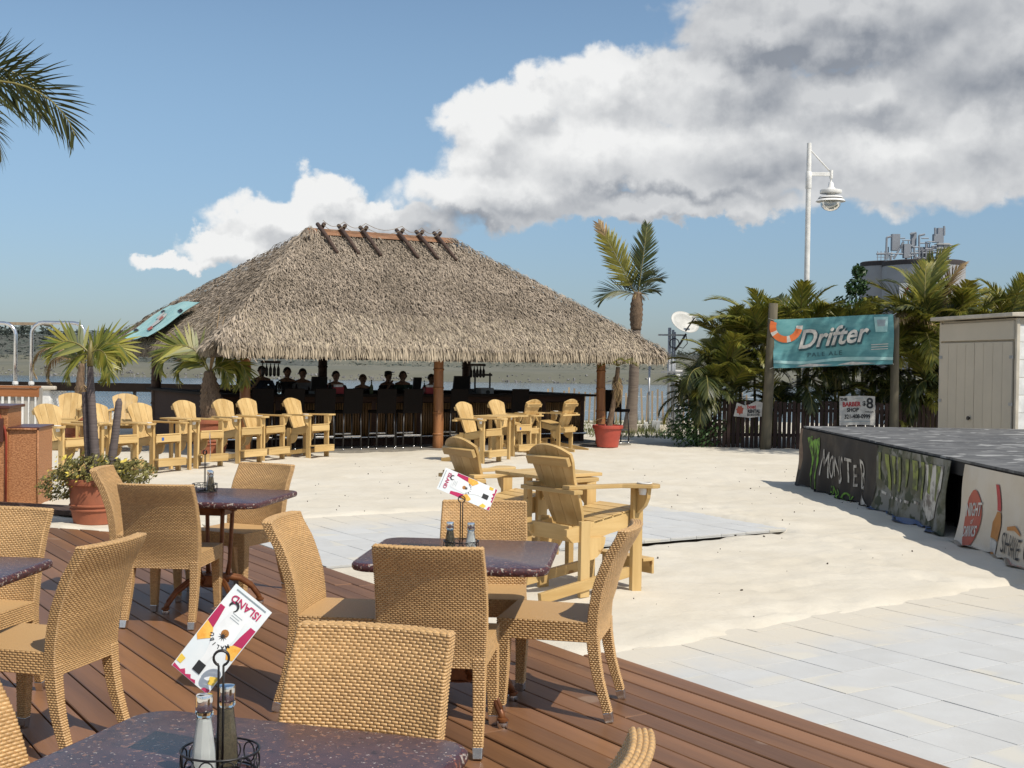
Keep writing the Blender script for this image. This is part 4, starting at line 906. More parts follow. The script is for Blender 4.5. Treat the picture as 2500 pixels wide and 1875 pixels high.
# ------------------------------------------------------------------ thatched bar
TH = R(31); QX, QY = -1.5, 25.5; U = Vector((math.cos(TH), math.sin(TH))); V_ = Vector((-math.sin(TH), math.cos(TH)))
def hut(t, d, z=0): return Vector((QX + U.x * t + V_.x * d, QY + U.y * t + V_.y * d, z))
def hut_t(px, d):            # where along the bar a picture column lies
    k = (px - 1250) / 3050; a = QX + V_.x * d; b_ = QY + V_.y * d
    return (k * b_ - a) / (U.x - k * U.y)
ZS = -.13
def build_hut():
    t = thing('tiki_hut', 'large thatched tiki bar roof on stout bamboo-ringed posts', 'tiki hut', (QX, QY, 0), TH)
    for i, (a, d, r) in enumerate(((-4.08, 0, .105), (0, 0, .108), (4.04, 0, .105), (-4.08, 6.15, .12), (0, 6.15, .12), (4.04, 6.15, .12))):
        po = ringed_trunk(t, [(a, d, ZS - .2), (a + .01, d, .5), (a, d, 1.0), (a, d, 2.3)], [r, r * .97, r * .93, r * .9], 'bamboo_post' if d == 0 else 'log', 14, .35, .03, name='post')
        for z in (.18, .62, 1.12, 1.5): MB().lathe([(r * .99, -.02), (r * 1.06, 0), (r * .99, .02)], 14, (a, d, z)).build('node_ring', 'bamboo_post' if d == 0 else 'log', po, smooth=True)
    # beams under the eaves
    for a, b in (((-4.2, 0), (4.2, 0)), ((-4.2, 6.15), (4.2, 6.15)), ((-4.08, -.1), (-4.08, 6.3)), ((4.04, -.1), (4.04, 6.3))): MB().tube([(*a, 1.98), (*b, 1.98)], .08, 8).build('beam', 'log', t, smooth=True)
    T0, T1, D0, D1, R0, R1, DM, ZE, ZR = -4.9, 5.1, -.9, 8.0, -1.52, 1.87, 3.15, 1.84, 4.42
    C = [Vector((T0, D0, ZE)), Vector((T1, D0, ZE)), Vector((T1, D1, ZE)), Vector((T0, D1, ZE))]; RA, RB = Vector((R0, DM, ZR)), Vector((R1, DM, ZR))
    faces = [(C[0], C[1], RA, RB), (C[1], C[2], RB, RB), (C[2], C[3], RB, RA), (C[3], C[0], RA, RA)]
    b = MB(); dz = Vector((0, 0, -.16))
    b.add(C + [RA, RB] + [c + dz for c in C] + [RA + dz, RB + dz], [(0, 1, 5, 4), (1, 2, 5), (2, 3, 4, 5), (3, 0, 4), (7, 6, 10, 11), (8, 7, 11), (9, 8, 11, 10), (6, 9, 10), (0, 6, 7, 1), (1, 7, 8, 2), (2, 8, 9, 3), (3, 9, 6, 0)])
    b.build('roof_bed', 'thatch_base', t)
    r = random.Random(21); b = MB(); fb = MB()
    for fi, (A, B, Cc, D) in enumerate(faces):
        n = (B - A).cross(Cc - A).normalized(); e = (B - A).normalized(); dn = e.cross(n).normalized()
        if dn.z > 0: dn = -dn
        wid = (B - A).length; top = (D - Cc).length; run = abs((Cc - A).dot(dn)); area = (wid + top) / 2 * run
        dens = {0: 1900, 3: 1700, 1: 300, 2: 160}[fi]
        for k in range(int(area * dens)):
            v = r.random()
            if r.random() > (wid + (top - wid) * v) / wid: continue
            u = r.random(); p = A.lerp(B, u).lerp(Cc.lerp(D, u), v) + n * (.03 + .10 * math.sin(math.pi * min(1, v * 1.05)) + r.uniform(0, .05))
            L = r.uniform(.07, .17); w = r.uniform(.010, .024); d = (dn + e * r.gauss(0, .42) + n * r.uniform(-.05, .55)).normalized()
            s = d.cross(n).normalized(); s = (s + n * r.uniform(-.5, .5)).normalized(); q = p + d * L * .55; q2 = p + d * L - n * L * .06 + Vector((0, 0, -.03))
            b.add([p - s * w / 2, p + s * w / 2, q + s * w / 2, q - s * w / 2, q2], [(0, 1, 2, 3), (3, 2, 4)])
        # fringe at the eave, in courses
        for k in range(int(wid * {0: 900, 3: 800, 1: 260, 2: 120}[fi])):
            u = r.random(); c = r.random() ** 1.5 * 2.2; up_ = c * .55 - .10
            if u * wid < up_ * (Cc - A).dot(e) / run or (1 - u) * wid < up_ * (B - D).dot(e) / run: continue
            p = A.lerp(B, u) - dn * c * .55 + n * (.07 + .02 * c + r.uniform(0, .04)); L = r.uniform(.16, .26); w = r.uniform(.010, .024)
            st = max(0, 1 - c); d = (dn * (.55 + .5 * c) + Vector((0, 0, -.95 * st)) + e * r.gauss(0, .18)).normalized(); s = (e + n * r.uniform(-.5, .5)).normalized(); q = p + d * L * .6; q2 = p + d * L + Vector((0, 0, -.05)) + e * r.gauss(0, .012)
            fb.add([p - s * w / 2, p + s * w / 2, q + s * w / 2, q - s * w / 2, q2 + s * w * .25, q2 - s * w * .25], [(0, 1, 2, 3), (3, 2, 4, 5)])
    for (cn, rr_) in ((C[0], RA), (C[1], RB), (C[2], RB), (C[3], RA)):          # rounded hips
        hl_ = rr_ - cn; out = Vector((hl_.x, hl_.y, 0)).normalized() * -1
        for k in range(2600 if cn is C[0] or cn is C[1] else 900):
            v = r.random(); sd = hl_.normalized().cross(Vector((0, 0, 1))).normalized(); q = r.gauss(0, .22)
            p = cn + hl_ * v + sd * q + Vector((0, 0, .17 - 1.1 * abs(q) * .55 + r.uniform(-.03, .05)))
            d = (out * .8 + sd * q * 2.2 + Vector((0, 0, -.62)) + Vector((r.gauss(0, .3), r.gauss(0, .3), r.gauss(0, .2)))).normalized(); w = r.uniform(.012, .03); L = r.uniform(.09, .2); s = d.cross(Vector((0, 0, 1))).normalized(); s = (s + Vector((0, 0, r.uniform(-.5, .5)))).normalized(); q1 = p + d * L * .6; q2 = p + d * L + Vector((0, 0, -.03))
            b.add([p - s * w / 2, p + s * w / 2, q1 + s * w / 2, q1 - s * w / 2, q2], [(0, 1, 2, 3), (3, 2, 4)])
    tag(b.build('thatch', 'thatch', t), 'weathered grey-brown palm thatch', kind='stuff'); tag(fb.build('thatch_fringe', 'thatch_fringe', t), 'ragged eave fringe of thatch, tinted paler for the sun on it', kind='stuff')
    sl = (ZR - ZE) / (DM - D0)
    cap = MB(); w = .22
    cap.add([(R0 - .22, DM - w, ZR - w * sl + .11), (R1 + .22, DM - w, ZR - w * sl + .13), (R1 + .10, DM, ZR + .13), (R0 - .10, DM, ZR + .13), (R1 + .22, DM + w, ZR - w * sl + .13), (R0 - .22, DM + w, ZR - w * sl + .13)], [(0, 1, 2, 3), (3, 2, 4, 5)])
    cap.build('ridge_cap', 'orange_cap', t)
    for a in (-1.32, -.82, -.30, .60, 1.10, 1.56):
        for sg in (-1, 1):
            MB().tube([(a + sg * .05, DM + sg * 1.05, ZR - 1.05 * sl + .20), (a + sg * .05, DM + sg * .5, ZR - .5 * sl + .21), (a + sg * .05, DM - sg * .07, ZR + .23)], [.036, .042, .046], 9).build('ridge_log', 'log', t, smooth=True)
    net = MB(); 
    for a0, a1 in ((-1.32, -.82), (-.82, -.30), (-.30, .60), (.60, 1.10), (1.10, 1.56)):
        for hh in (.14, .05): net.tube([(a0 + (a1 - a0) * k / 8, DM - .12, ZR + .16 + hh - .12 * math.sin(math.pi * k / 8)) for k in range(9)], .007, 4)
    tag(net.build('net', 'picket', t), kind='stuff')
    # interior: hanging taps / bottle rack
    for px, d in ((660, 2.2), (1165, 3.0)):
        a = hut_t(px, d); rk = MB().box((a, d, 1.60), (.42, .05, .05)).build('hanging_rack', 'log', t)
        for k in range(5): MB().lathe([(.015, 0), (.035, .03), (.035, .16), (.012, .22), (.012, .27)], 8, (a - .17 + .085 * k, d, 1.30)).build('hanging_bottle', 'dark_metal', rk, smooth=True)
    # tarp banner pinned on the left slope
    tp = thing('roof_banner', 'faded turquoise printed tarp pinned on the left slope of the thatch', 'banner', (QX, QY, 0), TH)
    A, B, Cc = C[3], C[0], RA; n = (B - A).cross(Cc - A).normalized(); e = (B - A).normalized(); dn = e.cross(n); dn = -dn if dn.z > 0 else dn
    mid = A.lerp(B, .44) - dn * .62 + n * .30
    def fn(x, y, h): return mid + e * x - dn * y + n * (h + .03 * math.sin(x * 3.1 + y * 2) + .02 * math.sin(y * 5))
    b = MB(); b.grid(lambda u, v: fn((u - .5) * 2.2, (v - .5) * 1.3, 0), 16, 10); b.grid(lambda u, v: fn((u - .5) * 2.2, (v - .5) * 1.3, -.006), 16, 10, flip=True); b.build('tarp', 'teal_pale', tp, smooth=True)
    flat([[(.15 + .35 * math.cos(R(a)), -.05 + .22 * math.sin(R(a))) for a in range(0, 360, 20)], [(-.55, .1), (-.2, .05), (-.1, .22), (-.5, .3)]], fn, .02, 'print_white', 'print_shape', tp)
    flat([[(-.2, -.28), (.5, -.42), (.62, -.34), (-.1, -.18)], [(.0, .0), (.4, -.08), (.42, .02), (.02, .10)]], fn, .024, 'print_red_faded', 'print_stroke', tp)
    flat([[(-1.0, -.35), (-.7, -.4), (-.68, -.32), (-.98, -.28)], [(.75, .25), (1.05, .2), (1.05, .28), (.76, .33)], [(-.9, .35), (-.5, .3), (-.5, .36), (-.88, .42)]], fn, .02, 'print_black', 'print_line', tp)
build_hut()

def build_bar():
    t = thing('bar_counter', 'dark wooden bar counter faced with bamboo under the thatch', 'bar counter', (QX, QY, 0), TH)
    r = random.Random(5)
    for nm, c, s in (('counter_top', (.075, 1.0, .945), (8.75, .55, .05)), ('counter_top', (4.22, 3.6, .9452), (.5, 5.2, .05)), ('counter_top', (0, 4.25, .9448), (7.9, .5, .05)), ('counter_top', (-4.05, 3.6, .9456), (.5, 5.2, .05))):
        MB().box(c, s).build(nm, 'bar_top', t, bevel=.008)
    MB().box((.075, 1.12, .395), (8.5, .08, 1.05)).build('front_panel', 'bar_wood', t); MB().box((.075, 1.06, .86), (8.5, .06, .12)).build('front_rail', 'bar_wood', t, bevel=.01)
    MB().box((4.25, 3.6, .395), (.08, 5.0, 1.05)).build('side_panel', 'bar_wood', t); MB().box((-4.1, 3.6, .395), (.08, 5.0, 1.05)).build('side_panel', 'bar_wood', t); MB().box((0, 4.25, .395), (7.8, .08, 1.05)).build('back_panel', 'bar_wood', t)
    for k in range(9): MB().box((-4.1 + k * 1.044, 1.05, .36), (.10, .06, .98)).build('stile', 'bar_wood', t, bevel=.005)
    for k in range(8):
        b = MB(); a0 = -4.03 + k * 1.044
        for j in range(17): b.tube([(a0 + j * .058, 1.055, .10), (a0 + j * .058, 1.055, .78)], .026, 7)
        tag(b.build('bamboo_panel', 'bamboo', t, smooth=True), kind='stuff')
    MB().tube([(-4.1, .93, .08), (4.3, .93, .08)], .022, 8).build('foot_rail', 'steel', t, smooth=True)
    # plain boards of the terrace under the roof edge
    return t
build_bar()
MB0 = MB().box((0, 0, 0), (9.2, 2.0, .05)); o = MB0.build('bar_pavement', 'grout', loc=hut(.1, .75, ZS + .0), rz=TH); tag(o, kind='structure')

def make_stool():
    t = thing('bar_stool', 'x', 'bar stool', group='dark wicker bar stools at the counter')
    for sx in (-1, 1):
        for sy, top in ((.18, .72), (-.18, .74)): 
            lg = MB().tube([(sx * .20, sy * 1.05, .03), (sx * .185, sy, top)], .016, 8).build('leg', 'dark_metal', t, smooth=True); MB().lathe([(.018, 0), (.02, .01), (.018, .035)], 8, (sx * .20, sy * 1.05, 0)).build('foot', 'steel', lg, smooth=True)
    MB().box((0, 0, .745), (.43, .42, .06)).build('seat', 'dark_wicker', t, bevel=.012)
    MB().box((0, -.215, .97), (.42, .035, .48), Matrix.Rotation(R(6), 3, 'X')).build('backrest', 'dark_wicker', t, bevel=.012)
    MB().box((0, -.195, .27), (.37, .03, .028)).build('footrest', 'steel', t, bevel=.004); MB().box((0, .20, .30), (.37, .03, .028)).build('footrest', 'steel', t, bevel=.004)
    return t
stool = make_stool()
SL = [(-3.75, 'dark wicker bar stool behind the second armchair from the bar end of the row'), (-3.15, 'dark wicker bar stool behind the armchair at the bar end of the row'), (hut_t(786, .1), 'dark wicker bar stool fourth left of the middle bar post'), (hut_t(851, .1), 'dark wicker bar stool third left of the middle bar post'), (hut_t(934, .1), 'dark wicker bar stool second left of the middle bar post'), (hut_t(1000, .1), 'dark wicker bar stool first left of the middle bar post'), (.42, 'dark wicker bar stool right behind the middle bar post'), (1.9, 'dark wicker bar stool behind the group of four armchairs'), (4.75, 'dark wicker bar stool standing beside the red pot')]
for i, (a, lab) in enumerate(SL):
    o = stool if i == 0 else copy_tree(stool); d = .12 if i < 8 else .35
    p = hut(a, d, 0); o.location = (p.x, p.y, ZS + .028 if i < 8 else sand_z(p.x, p.y) - .004); o.rotation_euler = (0, 0, TH + R((i * 29) % 11 - 5) + (R(-60) if i == 8 else 0)); o['label'] = lab
# things on and behind the counters
def barthing(name, label, cat, px, d, z, prof_, m, n=10, group=None):
    p = hut(hut_t(px, d), d, z); o = MB().lathe(prof_, n).build(name, m, loc=p, smooth='auto'); return tag(o, label, cat, group)
bottle = [(.036, 0), (.038, .01), (.038, .15), (.014, .20), (.013, .27), (.016, .275), (.014, .29)]
for i, (px, lab, m) in enumerate(((806, 'clear bottle on the bar counter behind the fourth stool from the post', 'glass'), (907, 'green bottle standing on the bar counter near the middle', 'palm_leaf_dark'), (1036, 'clear bottle on the bar counter left of the middle post', 'glass'), (682, 'small glass on the bar counter near the left post', 'glass'))):
    barthing('bottle', lab, 'bottle', px, 1.0, .971, bottle, m, group='bottles on the bar')
for i, (px, lab) in enumerate(((826, 'red napkin box on the counter beside the clear bottle'), (1047, 'red napkin box on the counter against the middle post'))):
    p = hut(hut_t(px, 1.02), 1.02, .971); nb = thing('napkin_box', lab, 'napkin box', p, TH, 'napkin boxes on the bar'); MB().box((0, 0, .07), (.20, .12, .14)).build('body', 'print_red', nb, bevel=.006); MB().box((0, 0, .165), (.17, .09, .05)).build('napkins', 'white_plastic', nb, bevel=.004)
for i, (px, d, w, h, lab) in enumerate(((1130, 2.6, .45, .34, 'dark cash register on the work counter right of the middle post'), (782, 2.6, .40, .30, 'dark till behind the bar near the inner post'), (1022, 2.6, .22, .30, 'dark box on the work counter just left of the middle post'))):
    p = hut(hut_t(px, d), d, 0); tl = thing('cash_register', lab, 'cash register', (p.x, p.y, ZS), TH, 'tills behind the bar')
    MB().box((0, 0, .5), (.5, .4, 1.0)).build('cabinet', 'bar_wood', tl); MB().box((0, 0, 1.06), (w, .34, .12)).build('drawer', 'dark_metal', tl, bevel=.01); MB().box((0, .08, 1.13 + h / 2), (w * .9, .06, h), Matrix.Rotation(R(12), 3, 'X')).build('screen', 'dark_metal', tl, bevel=.01)
p = hut(hut_t(1183, 2.6), 2.6, 0); tl = thing('coffee_machine', 'squat grey machine with a dark dial on the work counter right of the post', 'machine', (p.x, p.y, ZS), TH)
MB().box((0, 0, .5), (.6, .4, 1.0)).build('cabinet', 'bar_wood', tl); MB().box((0, 0, 1.10), (.34, .3, .2)).build('body', 'grey_box', tl, bevel=.012); MB().lathe([(.05, 0), (.05, .02)], 14, (0, -.15, 1.1), rot=Matrix.Rotation(R(90), 3, 'X')).build('dial', 'dark_metal', tl); MB().box((0, .1, 1.5), (.5, .04, .05)).build('shelf', 'dark_metal', tl); MB().box((-.2, .1, 1.3), (.03, .03, .5)).build('shelf_post', 'dark_metal', tl); MB().box((.2, .1, 1.3), (.03, .03, .5)).build('shelf_post', 'dark_metal', tl)

# ------------------------------------------------------------------ people seated beyond the bar
def person_body(v):
    """seated figure facing +Y, hips at the origin; v picks the arm pose and build"""
    b = MB(); k = (1, .94, 1.06)[v]
    def tb(p, r, n=10): b.tube(p, r, n)
    def ball(c, r): b.lathe([(r[0] * math.cos(R(a)), r[1] * math.sin(R(a))) for a in range(-80, 81, 20)], 14, c)
    b.tube([(0, 0, -.08), (0, .0, .08), (0, .01, .25), (0, .0, .42), (0, 0, .52)], [.15 * k, .165 * k, .15 * k, .17 * k, .10], 16, squash=.72)
    tb([(-.19 * k, 0, .47), (0, -.01, .51), (.19 * k, 0, .47)], [.062, .085, .062], 12)
    tb([(0, 0, .48), (0, .015, .60)], [.062, .055])                       # neck
    ball((0, .03, .70), (.082, .118)); ball((0, .015, .725), (.084, .095)); tb([(0, .10, .70), (0, .128, .675)], [.012, .018], 6)   # skull, face, nose
    tb([(0, .095, .60), (0, .10, .615)], [.03, .03], 8)                  # chin
    for s in (-1, 1):
        tb([(s * .084, .02, .68), (s * .088, .01, .715)], [.014, .02], 6)   # ear
        el = Vector((s * (.27 + .03 * v) * k, .10 + .03 * v, .20)); wr = Vector((s * (.16 - .05 * v) , .34, .245)) if not (v == 2 and s > 0) else Vector((.13, .22, .52))
        tb([(s * .20 * k, 0, .465), (s * .25 * k, .04, .35), el], [.058, .05, .042]); tb([el, (el + wr) / 2, wr], [.043, .040, .027])
        d = (wr - el).normalized(); sd = Vector((0, 0, 1)).cross(d).normalized(); pm = wr + d * .05
        tb([wr, pm, wr + d * .085], [.026, .036, .032], 8)
        for i, (o, L) in enumerate(((-.026, .062), (-.009, .072), (.009, .068), (.026, .052))):
            f0 = wr + d * .08 + sd * o; f1 = f0 + d * L * .5 + Vector((0, 0, -.004)); f2 = f1 + d * L * .4 + Vector((0, 0, -.016)); tb([f0, f1, f2], [.0095, .009, .0075], 6)
        tb([wr + d * .03 + sd * -s * .025, wr + d * .065 + sd * -s * .05, wr + d * .095 + sd * -s * .052], [.012, .011, .009], 6)
        tb([(s * .09, -.01, -.05), (s * .11, .22, -.03), (s * .12, .42, -.05)], [.095, .082, .062]); tb([(s * .12, .42, -.05), (s * .12, .42, -.28), (s * .12, .40, -.46)], [.06, .055, .038])
        tb([(s * .12, .37, -.49), (s * .12, .45, -.485), (s * .125, .56, -.495)], [.036, .04, .03], 8)
    o = b.build('tmp', 'skin'); md = o.modifiers.new('r', 'REMESH'); md.mode = 'VOXEL'; md.voxel_size = .011; sm = o.modifiers.new('s', 'SMOOTH'); sm.iterations = 4; sm.factor = .5
    dg = bpy.context.evaluated_depsgraph_get(); dg.update(); me = bpy.data.meshes.new_from_object(o.evaluated_get(dg)); bpy.data.objects.remove(o)
    me.polygons.foreach_set('use_smooth', [True] * len(me.polygons)); return me
BODY = [person_body(v) for v in range(3)]
def sub_mesh(me, keep, off, m, name):
    bm = bmesh.new(); bm.from_mesh(me); bm.normal_update()
    bmesh.ops.delete(bm, geom=[f for f in bm.faces if not keep(f.calc_center_median())], context='FACES')
    for v in bm.verts: v.co += v.normal * off
    out = bpy.data.meshes.new(name); bm.to_mesh(out); bm.free(); out.materials.clear(); out.materials.append(MATS[m]); out.polygons.foreach_set('use_smooth', [True] * len(out.polygons)); return out
PP = [(638, 905, 2, 'shirt0', 'hair', 'skin', 'person in dark clothes seated leftmost behind the bar', 180), (700, 908, 0, 'shirt5', 'hair', 'skin', 'person in black seated second from left behind the bar', 185), (738, 911, 0, 'shirt1', 'hair', 'skin', 'person in a grey shirt seated third from left behind the bar', 176),
      (819, 917, 0, 'shirt2', 'hair', 'skin2', 'person in a dark red shirt seated right of the inner post', 180), (885, 925, 1, 'shirt0', 'hair2', 'skin2', 'smaller person in navy seated alone in the middle of the bar', 180), (946, 918, 2, 'shirt5', 'hair', 'skin', 'person in a cap with one hand raised behind the bar', 200), (983, 917, 1, 'shirt3', 'hair2', 'skin2', 'long-haired person in green beside the one in a cap', 170), (1052, 924, 0, 'shirt4', 'hair', 'skin', 'person in a pale shirt half hidden by the middle bar post', 185)]
for i, (px, py, v, shirt, hair, skin, lab, face) in enumerate(PP):
    d = 4.95; p = hut(hut_t(px, d), d); yh = 890 + .0145 * (px - 1250); hz = EYE.z - (py - yh) / 3050 * p.y
    t = thing('person', lab, 'person', (p.x, p.y, hz - .71), TH + R(face), 'people seated beyond the bar')
    me = BODY[v].copy(); me.materials.clear(); me.materials.append(MATS[skin]); put('body', me, t)
    put('shirt', sub_mesh(BODY[v], lambda c: -.12 < c.z < .50 and not (abs(c.y) > .2 and c.z > .15) and not c.z > .485, .008, shirt, 'shirt'), t)
    put('trousers', sub_mesh(BODY[v], lambda c: c.z < -.0 and c.z > -.44 and c.z < .02 + c.y, .007, 'shirt5', 'trousers'), t)
    put('hair', sub_mesh(BODY[v], lambda c, i=i: c.z > (.70 if i != 6 else .56) and c.y < .055 + (c.z - .70) * .6 and abs(c.x) < .12, .012, hair, 'hair'), t)
    for s in (-1, 1): MB().lathe([(.004, -.008), (.009, 0), (.004, .008)], 8, (s * .034, .101, .712)).build('eye', 'print_black', t)
    if i == 5: MB().lathe([(.092, -.01), (.092, .05), (.06, .075), (.01, .08)], 14, (0, .02, .76)).box((0, .13, .75), (.13, .10, .01)).build('cap', 'shirt5', t, smooth='auto')
    st = thing('back_stool', 'stool under the ' + lab.replace('person', 'one').split(' seated')[0].split(' half')[0].split(' with')[0].split(' beside')[0] + ' beyond the bar', 'stool', (p.x, p.y, ZS), TH, 'stools beyond the bar')
    MB().lathe([(.17, hz - .71 - .17 - ZS), (.18, hz - .71 - .15 - ZS), (.17, hz - .71 - .125 - ZS)], 14).build('seat', 'dark_wicker', st, smooth='auto')
    for a in range(4): MB().tube([(.13 * math.cos(R(45 + 90 * a)), .13 * math.sin(R(45 + 90 * a)), hz - .72 - .16 - ZS), (.19 * math.cos(R(45 + 90 * a)), .19 * math.sin(R(45 + 90 * a)), 0)], .014, 6).build('leg', 'dark_metal', st, smooth=True)

# ------------------------------------------------------------------ stage with hanging banners
SZ = .75; SX = 4.42; SY0, SY1 = 7.6, 19.0
def build_stage():
    t = thing('stage', 'low black stage with painted sun flecks on worn plywood at the right picture edge', 'stage', (0, 0, 0))
    r = random.Random(4); nx, ny = 4, 9
    for i in range(nx):
        for j in range(ny):
            a, b_ = SX + .02 + i * 1.42, SY0 + j * (SY1 - SY0) / ny
            MB().box((a + .71, b_ + (SY1 - SY0) / ny / 2, SZ - .012 + r.uniform(-.0015, .0015)), (1.415, (SY1 - SY0) / ny - .005, .024)).build('deck_panel', 'stage_top', t)
    MB().box((SX + 2.85, (SY0 + SY1) / 2, SZ - .095), (5.62, SY1 - SY0 - .06, .14)).build('frame', 'stage_side', t)
    for i in range(3):
        for j in range(5): MB().box((SX + .35 + i * 2.5, SY0 + .4 + j * 2.6, (SZ - .17 - .2) / 2), (.10, .10, SZ - .17 + .2)).build('leg', 'stage_side', t)
    MB().box((SX + .42, (SY0 + SY1) / 2, .27), (.02, SY1 - SY0 - .2, .78)).build('inner_skirt', 'stage_side', t)
build_stage()
def hanging(name, label, y0, y1, mats, seed, drop=.92, flare=.10):
    """cloth hung on the left side of the stage between y0 (far) and y1 (near)"""
    t = thing(name, label, 'banner', (SX, (y0 + y1) / 2, SZ), 0, 'banners skirting the stage'); L = abs(y0 - y1)
    def fn(x, y, h):           # x along from far to near, y down from the top edge
        f = y / drop; yy = -(x - L / 2)
        fold = .05 * f * math.sin(x * 5.1 + seed) + .03 * f * math.sin(x * 11.7 + seed * 2 + 2 * f) + .012 * math.sin(y * 9 + x * 2)
        out = .025 + flare * f ** 2.2 + fold * .9 + h + .12 * max(0, f - .9) * (1 + math.sin(x * 7))
        z = -.03 - y + .03 * f * math.sin(x * 3 + seed) 
        return Vector((-out, yy, max(z, sand_z(SX - .1, (y0 + y1) / 2 + yy) - SZ + .012 + .01 * math.sin(x * 17))))
    b = MB(); nu, nv = int(L * 16), 20
    b.grid(lambda u, v: fn(u * L, v * drop, 0), nu, nv, flip=True); b.grid(lambda u, v: fn(u * L, v * drop, -.006), nu, nv)
    b.build('cloth', mats, t, smooth=True); return t, fn, L
t, fn, L = hanging('monster_banner'.replace('monster', 'black'), 'grimy black drink banner with a green claw logo on the far end of the stage', 18.95, 14.93, 'banner_black', 1.0, .92, .05)
claw = []
for k, (x0, w, dr) in enumerate(((.62, .16, .80), (.86, .13, .55), (1.06, .15, .82))):
    top = .07 + .03 * (k % 2)
    claw.append([(x0 - .10, top + .05), (x0 + w, top), (x0 + w * .9, top + .15), (x0 + w * .55, top + .25), (x0 + w * .85, top + .4 * dr), (x0 + w * .35, top + .62 * dr), (x0 + w * .5, top + dr), (x0 - w * .1, top + .75 * dr), (x0 + w * .2, top + .45 * dr), (x0 - w * .15, top + .22)])
for c in claw: flat([c], fn, .010, 'green_worn', 'print_claw', t)
for k, (ch, w) in enumerate(zip('MONSTER', (0, .30, .60, .92, 1.18, 1.46, 1.76))):
    text_mesh(ch, .44, lambda x, y, h, w=w, k=k: fn(1.60 + w + x * .95, .43 + .03 * (k % 2) - y * (1.2 - .15 * (k % 3)) + x * .12 * (1 - k % 3), h), 'print_worn', 'print_letter', t, shear=-.0, bold=.0, lift=.012)
flat([[(3.30, .56), (3.42, .52), (3.9, .80), (3.86, .86)]], fn, .012, 'print_worn', 'print_stroke', t)
text_mesh('ENERGY', .26, lambda x, y, h: fn(2.45 + x * 1.3, .80 - y, h), 'green_worn', 'print_word', t, lift=.012)
MB().grid(lambda u, v: Vector((-.03 - .02 * v, 2.0 + .0 - u * .30, -.03 - .62 * v)) + Vector((-.02 * math.sin(u * 6), 0, 0)), 6, 8, flip=True).build('patch', 'banner_brown', t, smooth=True)
t, fn, L = hanging('striped_banner', 'faded green striped banner with a blue foot in the middle of the stage side', 14.96, 12.5, 'banner_green', 2.3, .95, .07)
r = random.Random(8)
for k in range(9):
    x0 = .10 + k * .245; w = .11 + .03 * (k % 3); l = r.uniform(.30, .42)
    flat([[(x0, .08), (x0 + w, .08), (x0 + w * .9, .08 + l * .6), (x0 + w, .08 + l), (x0 + w * .35, .08 + l * .95), (x0 + w * .3, .3)]], fn, .010, 'lime', 'print_stripe', t)
for k in range(7):
    x0 = .25 + k * .2; flat([[(x0, .52), (x0 + .11, .53), (x0 + .10, .56), (x0 + .01, .55)]], fn, .010, 'print_worn', 'print_mark', t)
flat([[(1.70, .10), (2.3, .07), (2.34, .30), (2.15, .62), (1.9, .70), (1.75, .55), (1.85, .35)]], fn, .009, 'print_worn', 'print_splash', t)
b = MB(); b.grid(lambda u, v: fn(.03 + u * 2.3, .74 + .21 * v + .03 * math.sin(u * 9) * (1 - v), .012), 40, 5, flip=True); b.build('print_foot', 'banner_blue', t, smooth=True)
t, fn, L = hanging('cream_banner', 'cream banner with a bottle, a red badge and the words SHAKE UP', 12.08, 9.2, 'banner_cream', .4, .95, .10)
flat([[(.34 + .20 * math.cos(R(a)) * (1 if abs(math.sin(R(a))) < .75 else .9), .52 + .30 * math.sin(R(a))) for a in range(0, 360, 15)]], fn, .009, 'print_red_faded', 'print_badge', t)
text_mesh('NIGHT', .15, lambda x, y, h: fn(.34 + x * .8, .42 - y * 1.2 - x * .1, h), 'print_white', 'print_word', t, bold=.003, lift=.014)
text_mesh('of', .08, lambda x, y, h: fn(.34 + x, .53 - y, h), 'print_white', 'print_word', t, lift=.014)
text_mesh('DRINKS', .13, lambda x, y, h: fn(.34 + x * .75, .63 - y * 1.1 - x * .1, h), 'print_white', 'print_word', t, bold=.003, lift=.014)
text_mesh('HERE', .10, lambda x, y, h: fn(.42 + x, .87 - y, h), 'print_white', 'print_word', t, bold=.002, lift=.014)
flat([[(.80, .12), (.87, .12), (.88, .36), (.79, .36)]], fn, .010, 'print_red', 'print_neck', t)
flat([[(.79, .37), (.88, .37), (.95, .48), (.95, .62), (.72, .62), (.72, .48)]], fn, .010, 'print_amber', 'print_bottle', t)
flat([[(.72, .63), (.95, .63), (.93, .78), (.74, .78)]], fn, .010, 'print_white', 'print_label', t)
flat([[(.75, .79), (.92, .79), (.93, .93), (.74, .93)]], fn, .010, 'print_amber', 'print_bottle', t)
text_mesh('SHAKE UP', .20, lambda x, y, h: fn(1.45 + x * .82, .60 - y * 1.25, h), 'print_black', 'print_word', t, bold=.0, lift=.014)
text_mesh('YOUR NIGHT', .12, lambda x, y, h: fn(1.45 + x * .75, .76 - y, h), 'print_pink', 'print_word', t, bold=.003, lift=.014)
text_mesh('Bacardi'.replace('Bacardi', 'Captain'), .08, lambda x, y, h: fn(1.30 + x * .8, .44 - y, h), 'print_amber', 'print_word', t, shear=.4, lift=.014) if False else None
flat([[(1.15, .45), (1.30, .42), (1.5, .46), (1.52, .48), (1.3, .46), (1.16, .48)]], fn, .012, 'print_amber', 'print_signature', t)

